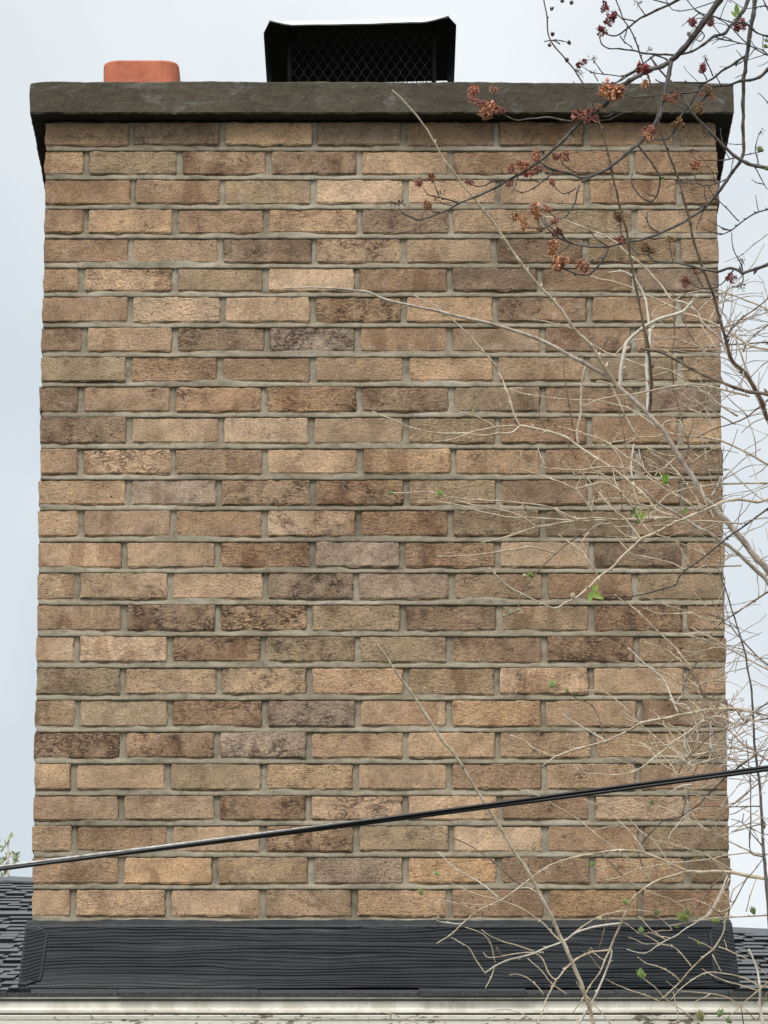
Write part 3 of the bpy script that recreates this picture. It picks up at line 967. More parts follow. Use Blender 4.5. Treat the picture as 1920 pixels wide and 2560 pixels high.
# --- maple
def m(kind, bark, r0, r1, path, **k): return MP.stem(kind, bark, r0, r1, path, **k)
m('limb', 'dark', 9.0, 6.5, 'S 2250,-420 S 2050,-220 a 1560,-130 a 1450,0 1380,100 1290,215 1240,262', Y=-1.5, dY=0.12)
m('limb', 'grey', 6.2, 1.6, 'a 1240,262 1200,285 1150,300 1060,350 1010,395 960,450 905,490 845,532 770,610 690,680 600,745 500,800 400,850 320,880 260,915 200,938 145,952', dY=0.25)
m('limb', 'dark', 5.2, 3.0, 'a 1240,262 1232,320 1215,380 1205,440 1185,510 1150,560 1110,610 1040,670 970,725 900,760 855,785', dY=-0.15)
m('limb', 'dark', 5.2, 1.4, 'A 1600,-200 1490,0 1440,100 1380,180 1330,230 1290,285 1200,310 1100,385 1000,445 890,470 780,470 680,465 580,455 480,435 390,425 290,420 220,380 195,310', Y=-1.2, dY=-0.2)
m('limb', 'dark', 3.6, 1.2, 'A 1060,-90 880,0 800,40 700,90 600,135 510,185 460,235 390,290 320,310 250,290', Y=-1.6, dY=0.1)
m('limb', 'grey', 5.6, 2.0, 'A 1560,-160 1545,0 1530,130 1505,260 1490,380 1470,500 1460,620 1445,690 1445,900 1445,1100 1450,1250 1440,1340 1415,1400 1350,1490 1300,1560 C 1250,250 1190,330 1090,430 1000,490 880,560 740,630 600,680 490,700 380,725 280,750 150,750 60,740 0,728 a 880,1060 810,1050 760,1010 710,970 690,940', Y=-1.1, dY=0.3)
m('limb', 'dark', 4.6, 1.3, 'A 1800,470 1659,600 1580,670 1500,690 1420,700 1320,735 1200,745 1110,765 1060,790 950,800 830,800 750,805 660,835 560,840 480,835 410,810', Y=-1.3)
m('limb', 'grey', 4.2, 1.4, 'A 1800,1480 1659,1455 1560,1430 1480,1410 1370,1350 1290,1280 1210,1200 1150,1130 1080,1060 1010,980 960,900 920,830 860,750 820,700 740,620 690,560 640,490', Y=-1.0, dY=-0.1)
m('limb', 'grey', 3.8, 1.4, 'C 1800,850 1659,900 1560,940 1440,975 1420,960 1340,940 1220,960 1110,950 1000,920 880,890 780,880 670,875 620,820 540,810 480,760', Y=-1.1, nodes=.6)
for br, r0, r1, p in (
    ('dark', 2.6, 1.2, 'a 905,752 850,768 790,745 735,738 690,715 670,698'),
    ('dark', 1.9, 0.9, 'a 735,738 700,770 650,810 600,830 560,820'),
    ('dark', 2.0, 1.0, 'a 845,800 835,830 825,875 800,920 780,940 750,945'),
    ('dark', 1.6, 0.8, 'A 510,185 420,165 370,140 300,90'), ('dark', 1.3, 0.8, 'A 600,135 575,95 550,60 545,40'),
    ('dark', 1.3, 0.9, 'A 440,250 430,310 410,345'), ('dark', 1.4, 1.0, 'A 380,310 420,360 470,400 490,430'),
    ('dark', 1.5, 1.0, 'A 800,30 740,10 680,0 600,-30'), ('dark', 1.6, 0.9, 'A 690,465 640,510 540,570 480,620 410,655 240,640 140,620 75,585'),
    ('dark', 1.3, 0.8, 'A 240,640 200,590 155,530'), ('dark', 1.2, 0.8, 'A 190,700 165,660 150,630'),
    ('grey', 2.0, 0.8, 'A 520,605 430,650 350,710 260,725 150,755 60,760 0,730 -20,700'), ('dark', 1.8, 0.9, 'A 560,600 470,640 400,690 340,715 270,720'),
    ('dark', 1.9, 1.1, 'A 1180,310 1250,340 1340,355 1470,385'), ('dark', 1.5, 0.8, 'A 1080,270 1110,310 1075,355 1020,330'),
    ('dark', 1.4, 0.8, 'A 1350,350 1290,320 1230,280 1190,230 1170,195'), ('dark', 1.4, 0.9, 'A 1060,260 1030,220 1010,200'),
    ('dark', 2.6, 1.3, 'A 1470,480 1390,535 1290,590 1210,660 1120,715 1080,740 1040,810 1000,870 960,940 910,1000 880,1060 850,1130 800,1190 740,1210 660,1195'),
    ('dark', 2.0, 1.2, 'A 1120,715 960,710 850,710 740,715 690,690'), ('dark', 1.4, 0.8, 'A 1130,690 1100,630 1085,590'), ('dark', 1.4, 0.8, 'A 1185,660 1160,600 1130,540 1120,510'),
    ('grey', 1.7, 0.9, 'A 660,850 600,920 540,960 450,965 330,960 260,940'), ('grey', 1.5, 0.8, 'A 480,965 400,980 300,1030 200,1040'),
    ('grey', 1.3, 0.8, 'A 330,960 290,995 230,1005'), ('dark', 2.2, 1.2, 'A 790,520 720,490 650,465'),
    ('dark', 1.6, 0.9, 'A 810,700 750,640 690,580 645,510'), ('dark', 1.6, 1.0, 'A 1200,755 1140,800 1080,880 1000,940 940,980'),
    ('grey', 1.5, 0.9, 'A 950,960 890,920 860,880'), ('dark', 1.5, 0.9, 'A 1180,770 1120,840 1050,890'),
    ('dark', 2.4, 1.1, 'A 535,1255 610,1350 680,1450 725,1530 C 725,160 720,210 700,300 660,355 600,340 540,290 490,230 480,170 485,110'),
    ('dark', 1.4, 0.8, 'C 690,315 640,300 600,280'), ('dark', 1.8, 0.9, 'C 720,628 650,590 620,540 610,500 625,440'), ('dark', 1.2, 0.8, 'C 610,510 590,490'),
    ('dark', 1.6, 1.0, 'C 430,700 390,640 380,510'), ('dark', 2.2, 1.3, 'C 280,750 240,840 180,930 120,990 60,990 0,985 b 790,60 760,35'),
    ('dark', 1.6, 0.9, 'C 270,740 200,700 140,640 120,600'), ('grey', 1.4, 0.9, 'C 835,880 820,800 810,700'), ('grey', 1.4, 0.8, 'C 625,830 640,780'),
    ('dark', 1.5, 0.8, 'C 1440,950 1400,850 1360,770 1345,620'), ('dark', 1.3, 0.8, 'C 1440,960 1440,880'), ('dark', 1.4, 0.8, 'C 1440,985 1440,1050 1400,1100 1350,1090'),
    ('dark', 1.6, 0.9, 'C 1360,955 1290,1040 1230,1080 1180,1070'), ('dark', 1.5, 0.8, 'C 1230,1095 1130,1110 1050,1100 1000,1060 985,1010'), ('dark', 1.3, 0.8, 'C 1100,1100 1060,1040 1045,980'),
    ('dark', 1.8, 0.9, 'C 1750,400 1659,430 1560,460 1470,510 1390,570 1340,610 1250,645 1160,620 1080,580'), ('dark', 1.2, 0.8, 'C 1340,605 1280,600 1230,560'),
    ('dark', 1.3, 0.9, 'C 1410,530 1290,410 1220,340 1130,210'), ('dark', 1.4, 0.9, 'A 1360,1365 1280,1385 1140,1385 1050,1385 1005,1340'),
    ('dark', 1.4, 0.9, 'A 1300,1545 1230,1580 1150,1605 1080,1600 1040,1560 1025,1500'), ('dark', 1.3, 0.8, 'A 1575,1425 1560,1350 1550,1260 1590,1150 1605,1140'), ('dark', 1.2, 0.8, 'A 1430,1345 1500,1335 1600,1310'),
    ('dark', 1.3, 0.8, 'A 1540,1440 1590,1530 1659,1640'), ('dark', 1.6, 1.0, 'C 1570,0 1580,45'),
    ('grey', 2.2, 0.9, 'B 1659,360 1540,345 1420,325 1270,335 1160,350 1080,320 1000,280'), ('dark', 1.5, 0.8, 'B 1000,275 960,170 945,120'), ('dark', 1.4, 0.9, 'B 1010,300 900,290 840,240 800,160'),
    ('dark', 1.8, 0.9, 'B 640,1060 520,1025 440,1010 380,985 340,930'), ('dark', 1.5, 0.9, 'B 480,1020 450,940 430,880'), ('dark', 1.3, 0.8, 'B 590,1085 520,1075 470,1035'),
    ('dark', 1.4, 0.8, 'B 500,1145 430,1135 400,1110'), ('dark', 2.0, 1.0, 'B 290,1215 170,1155 130,1110'), ('dark', 1.8, 0.9, 'B 1040,870 930,880 860,915 800,925 750,905'),
    ('dark', 1.9, 1.0, 'B 1330,695 1380,730 1430,760 1550,790 1659,830'), ('dark', 1.4, 0.8, 'B 1165,815 1140,900 1105,975'), ('dark', 1.5, 0.8, 'B 1659,795 1590,770 1550,720 1530,680'),
    ('dark', 1.3, 0.8, 'B 1340,885 1280,860 1260,830'), ('dark', 1.5, 0.8, 'B 1659,930 1600,970 1540,980 1490,940 1465,900'),
    ('dark', 1.9, 1.0, 'B 1640,1415 1600,1400 1520,1370 1440,1310 1400,1260 1360,1200'), ('dark', 1.5, 0.9, 'B 1600,1400 1540,1330 1490,1260'), ('dark', 1.5, 0.9, 'B 1470,1230 1390,1280 1330,1285 1250,1270'),
    ('dark', 1.6, 0.9, 'B 1605,1415 1560,1470 1490,1500'), ('dark', 1.3, 0.8, 'B 1480,1190 1430,1140 1400,1110'), ('dark', 1.3, 0.8, 'B 1659,1690 1580,1640 1530,1600'), ('dark', 1.4, .9, 'B 1240,770 1320,775 1420,770'),
    ('grey', 1.6, 0.9, 'S 1880,-60 1850,-20 1700,28 1660,-10'), ('dark', 1.8, 0.9, 'A 1700,300 1620,300 1540,270 1460,200 1330,190 1190,140 1110,130 1040,90 960,0 930,-50'),
    ('dark', 1.6, 0.9, 'A 1720,480 1640,470 1560,430 1480,380 1400,300 1330,230 1240,170 1190,145 1110,145 1030,85'), ('dark', 1.6, 0.9, 'A 1720,360 1640,310 1560,280 1470,220 1380,190'),
    ('dark', 1.5, 0.9, 'A 1700,500 1620,440 1540,400 1500,340'), ('dark', 1.4, 0.9, 'A 1700,60 1600,55 1470,75'), ('dark', 2.0, 1.2, 'A 1700,160 1640,50 1600,-60'), ('dark', 1.2, .8, 'A 1720,960 1659,890 1570,800')):
    m('twig', br, r0, r1, p)
# trunk of the maple stands outside the picture, to the right
q = MB()
tp = [Vector((2.1, -1.4, -0.1)), Vector((2.14, -1.42, 1.5)), Vector((2.05, -1.38, 3.2)), Vector((2.12, -1.45, 4.6)), Vector((1.95, -1.4, 6.1)), Vector((1.75, -1.5, 7.0))]
tps = smooth_path(tp, 6)
q.tube([p - tp[0] for p in tps], [0.11 - 0.085 * i / len(tps) for i in range(len(tps))], 12)
link('trunk', q.me('trunk', True), BARK['dark'], maple, tp[0])
for p_, tz in ((at(2250, -420, -1.5), Vector((1.85, -1.45, 6.6))), (at(1900, -58, -1.2), Vector((1.9, -1.42, 6.35))), (at(1890, -46, -1.1), Vector((1.98, -1.4, 6.0))),
               (at(1960, 136, -1.3), Vector((2.05, -1.42, 5.1))), (at(1960, 428, -1.0), Vector((2.09, -1.44, 4.8))), (at(1960, 646, -1.1), Vector((2.1, -1.44, 4.55))), (at(1746, -26, -1.6), Vector((1.8, -1.48, 6.8)))):
    q = MB()
    mid = (p_ + tz) / 2 + Vector((0, 0, -0.03))
    pp = smooth_path([p_, mid, tz], 4)
    q.tube([v_ - p_ for v_ in pp], [0.004 + 0.006 * i / len(pp) for i in range(len(pp))], 7)
    link('limb', q.me('limb', True), BARK['dark'], maple, p_)

# blossoms: little sprays of drooping petals
def blossom(seed, n=140):
    rr_ = random.Random(seed)
    mb = MB()
    FL = [Vector((rr_.uniform(-.52, .52), rr_.uniform(-.5, .5), rr_.uniform(-.52, .52))) for _ in range(6)]
    for k in range(n):
        while True:
            o_ = Vector((rr_.uniform(-1, 1), rr_.uniform(-1, 1), rr_.uniform(-1, 1)))
            if o_.length < 1: break
        fl = FL[k % len(FL)]
        o_ = fl + o_ * 0.34
        d_ = ((o_ - fl * 0.6).normalized() + Vector((rr_.uniform(-.8, .8), rr_.uniform(-.8, .8), rr_.uniform(-.9, .6)))).normalized()
        sd_ = d_.cross(Vector((rr_.uniform(-1, 1), rr_.uniform(-1, 1), rr_.uniform(-1, 1)))).normalized()
        l_, w_ = rr_.uniform(0.25, 0.5), rr_.uniform(0.10, 0.2)
        up_ = d_.cross(sd_) * 0.06
        mb.add([o_, o_ + d_ * l_ * 0.5 + sd_ * w_ + up_, o_ + d_ * l_ + up_ * 2, o_ + d_ * l_ * 0.5 - sd_ * w_ + up_, o_ + d_ * l_ * 0.45 - up_], [(0, 1, 2, 3), (0, 4, 1), (1, 4, 2), (2, 4, 3), (3, 4, 0)])
    for k in range(5):
        d_ = Vector((rr_.uniform(-1, 1), rr_.uniform(-1, 1), rr_.uniform(-1, 1))).normalized()
        mb.tube([Vector((0, 0, 0)), d_ * 0.6, d_ * 1.15], [0.06, 0.04, 0.05], 3)
    return mb.me('blossom_cluster')
BLM = [blossom(s) for s in range(8)]
def husk(seed):                      # dry, dark, star shaped husk
    return blossom(seed + 50, 16)
HUM = [husk(s) for s in range(4)]
for me in BLM + HUM: me.materials.append(M_BLOS)
BCOL = {'o': (0.60, 0.275, 0.17), 'r': (0.34, 0.07, 0.07), 'k': (0.07, 0.045, 0.04), 'b': (0.34, 0.19, 0.10), 'm': (0.45, 0.185, 0.145), 'p': (0.44, 0.34, 0.28)}
for spec in ('A 300,785,90,o 245,790,52,o 360,790,52,o 30,1000,62,m 130,960,40,m 130,1030,46,m 195,915,26,o 570,600,62,r 610,610,40,r 625,440,36,k 600,725,36,o 785,840,40,m 625,1130,46,m 620,1180,36,o 1000,1310,26,k 1035,1425,42,o '
             '1085,580,38,r 1120,510,28,k 250,70,36,r 310,140,42,r 290,190,40,r 225,270,40,r 45,550,34,r 145,510,34,k 150,630,24,k 25,630,34,k 1005,195,36,r 1165,185,34,r 1405,200,46,r 1415,245,42,r 980,300,26,p 1170,830,28,o 1065,930,40,b 870,1060,42,b 910,1090,32,b 1150,780,34,b 855,840,36,m 1075,815,26,m 540,25,34,k 1340,5,26,k 1600,1140,22,k',
             'B 765,90,40,o 770,140,40,m 810,195,32,m 860,190,20,m 905,250,58,o 875,305,42,m 945,85,32,m 1030,265,24,m 300,885,46,m 410,845,42,b 490,970,26,k 450,1035,26,k 130,1065,34,k 75,1070,28,k 370,1090,38,o 740,885,38,m 1105,765,36,m 1190,745,46,o 1320,655,46,o 1490,660,42,m 1565,660,40,m 1250,815,32,r 1325,775,30,m 1460,885,30,m 1085,895,34,m '
             '1160,1190,48,o 1210,1250,40,o 1310,1095,44,o 1325,1155,42,o 1405,1110,34,o 1350,1285,28,b 1475,1215,36,m 1490,1320,36,m 1465,1415,46,o 1460,1490,32,o 1515,1590,46,o',
             'C 375,485,44,b 380,690,28,m 600,750,34,b 655,785,36,b 815,690,38,b 950,1055,36,m 1035,970,26,m 1430,865,34,k 1425,1095,40,k 1345,1020,32,r 45,905,48,o 1010,15,10,b', 'b 757,32,26,o'):
    tl = 'S'
    for tok in spec.split():
        if tok in TILE: tl = tok; continue
        x, y, r_, c_ = tok.split(',')
        ox, oy, k = TILE[tl]
        sx, sy, sr = ox + float(x) * k, oy + float(y) * k, float(r_) * k
        Y = MP.near(sx, sy, 60) or MP.depth
        p = at(sx, sy, Y - 0.006)
        o = link('blossom_cluster', R.choice(HUM if c_ in 'k' else BLM), None, maple, p)
        sc_ = sr / ppm(p) * 1.45
        o.scale = (sc_ * R.uniform(.8, 1.15), sc_ * R.uniform(.7, 1), sc_ * R.uniform(.7, 1.1))
        o.rotation_euler = (R.uniform(-.5, .5), R.uniform(-.5, .5), R.uniform(0, 6.28))
        cc = BCOL[c_]
        g_ = R.uniform(0.85, 1.2)
        o.color = (cc[0] * g_, cc[1] * g_ * R.uniform(.9, 1.15), cc[2] * g_, 1)
def husk_bud(spec):
    for x, y in parse(spec):
        Y = MP.near(x, y, 60) or MP.depth
        p = at(x, y, Y)
        o = link('bud', BUDM, M_BLOS, maple, p)
        sc_ = 5.6 / ppm(p)
        o.scale = (sc_, sc_, sc_ * 1.1)
        o.rotation_euler = (R.uniform(-.6, .6), R.uniform(-.6, .6), R.uniform(0, 6))
        o.color = (0.09, 0.075, 0.07, 1)
def bud_mesh(k=0):
    mb = MB()
    vs, fs = [], []
    prof = [(0.18, -1.0), (0.6, -0.6), (0.75, -0.1), (0.5, 0.55), (0.08, 1.05)]
    for i, (r_, z) in enumerate(prof):
        for j in range(6):
            a = j * math.pi / 3
            vs.append((r_ * math.cos(a), r_ * math.sin(a), z))
    for i in range(4):
        for j in range(6):
            fs.append((i * 6 + j, i * 6 + (j + 1) % 6, (i + 1) * 6 + (j + 1) % 6, (i + 1) * 6 + j))
    fs += [tuple(range(6))[::-1], tuple(24 + j for j in range(6))]
    mb.add(vs, fs)
    for a in (0.4, 2.5, 4.6):           # scales opening around it
        d_ = Vector((math.cos(a), math.sin(a), 0))
        s_ = Vector((-math.sin(a), math.cos(a), 0))
        mb.add([d_ * 0.45 + Vector((0, 0, -0.8)), d_ * 0.95 + s_ * 0.4, d_ * 0.75 + Vector((0, 0, 1.25)), d_ * 0.95 - s_ * 0.4, d_ * 0.7 + Vector((0, 0, 0.1))],
               [(0, 1, 4), (1, 2, 4), (2, 3, 4), (3, 0, 4), (0, 3, 2, 1)])
    return mb.me('bud', False)
BUDM = bud_mesh()
husk_bud('a 725,38 770,4 810,12 715,195 800,185 728,148 790,260')
# hanging bud string at the top left of the maple
m('twig', 'dark', 1.6, 1.0, 'a 760,190 730,175 690,180'); m('twig', 'dark', 1.3, 0.8, 'a 735,172 770,178 800,185')

# --- tall shrub: main stems from the right
def l(kind, bark, r0, r1, path, **k): return LP.stem(kind, bark, r0, r1, path, **k)
l('stem', 'mauve', 9.5, 1.9, 'S 2080,1660 S 1990,1530 F 1659,640 1560,540 1460,410 1380,310 1300,215 1210,120 1100,0 D 1030,1390 960,1290 890,1180 830,1080 770,980 700,900 640,830 560,750 470,670 380,590 290,500 190,440 100,390 0,335 b 700,375 600,335 450,290 340,265 240,240 120,215 0,185 e 1600,160 1510,145 1400,138 1320,135 1230,140', Y=-0.7, dY=-0.35, nodes=.4)
l('stem', 'mauve', 8.0, 2.2, 'S 2060,1690 S 1975,1545 F 1659,745 1570,660 1480,570 1400,500 1320,430 1250,390 1150,320 1050,270 960,210 870,150 D 720,1590 640,1520 560,1440', Y=-0.55, dY=-0.1, nodes=.4)
l('stem', 'mauve', 6.5, 2.5, 'S 2040,1340 S 1980,1180 D 1659,870 1600,740 1540,600 1480,500 1380,400 1330,330 1300,250 1260,180 1180,100 1090,20 C 1060,1330 1000,1270 930,1230 850,1220', Y=-0.9, nodes=.5)
l('shoot', 'brown', 3.9, 1.2, 'D 1659,870 1600,700 1530,560 1460,450 1350,350 1300,200 C 1290,1540 1250,1400 1210,1240 1160,1100 1110,970 1070,870 1020,710 990,570 960,440 920,290 885,160 A 880,1540 840,1430 790,1300 745,1170 710,1030 690,920 670,810 630,680 590,580 560,490 540,410 510,340 460,240 410,170 380,90 350,0 330,-70', dY=-0.4, nodes=.5)
l('shoot', 'brown', 3.4, 1.3, 'D 640,810 635,780 645,700 650,560 645,420 625,250 600,100 C 610,1640 600,1520 570,1370 540,1200 500,1020 470,830 450,680 420,550 375,390 350,280 310,120 275,0 a 985,740 970,670 940,560 905,460 870,380 830,315 790,260 740,205 710,150 705,80 690,0 680,-50', dY=-0.4, nodes=.5)
l('shoot', 'tan', 3.4, 1.3, 'D 370,590 310,500 260,430 200,330 130,220 60,150 b 840,340 790,270 740,200 680,140 620,70 570,0 B 1180,1580 1100,1470 1040,1370 950,1240 850,1110 770,1010 660,880 600,790 530,710 480,620 440,545 370,430 300,330 245,265 150,160 70,85', dY=-0.3, nodes=.5)
l('stem', 'brown', 3.8, 2.2, 'D 1900,700 1659,640 1500,620 1380,590 1230,525 1100,475 1000,420 870,345 760,290 640,260 550,245', Y=-0.95)
l('stem', 'pale', 3.4, 2.6, 'D 380,585 390,430 420,260 440,200 500,130 600,60 C 550,1470 700,1380 900,1320 960,1280 1050,1165', nodes=.2)
l('stem', 'pale', 3.6, 1.2, 'D 625,790 620,600 610,400 612,270 630,230 640,150 650,80 C 640,1500 620,1330 600,1200 560,1110 520,1040 460,990 390,960 280,975', nodes=.2)
l('stem', 'tan', 2.6, 1.4, 'F 1840,10 1659,30 1560,50 1400,30 1270,50 1140,110 1000,170 880,220 760,280 650,335 570,365 480,450 380,540 310,620 200,700 110,790 0,880 c 790,390 740,415 680,395 600,355 550,330 490,280 455,240', Y=-1.0, dY=-0.3)
l('stem', 'dark', 1.9, 1.2, 'F 1800,20 1659,110 1480,240 1310,360 1140,500 1050,570 945,640 890,700 860,770 760,800 580,850 440,870 250,870', Y=-1.05, dY=-0.1)
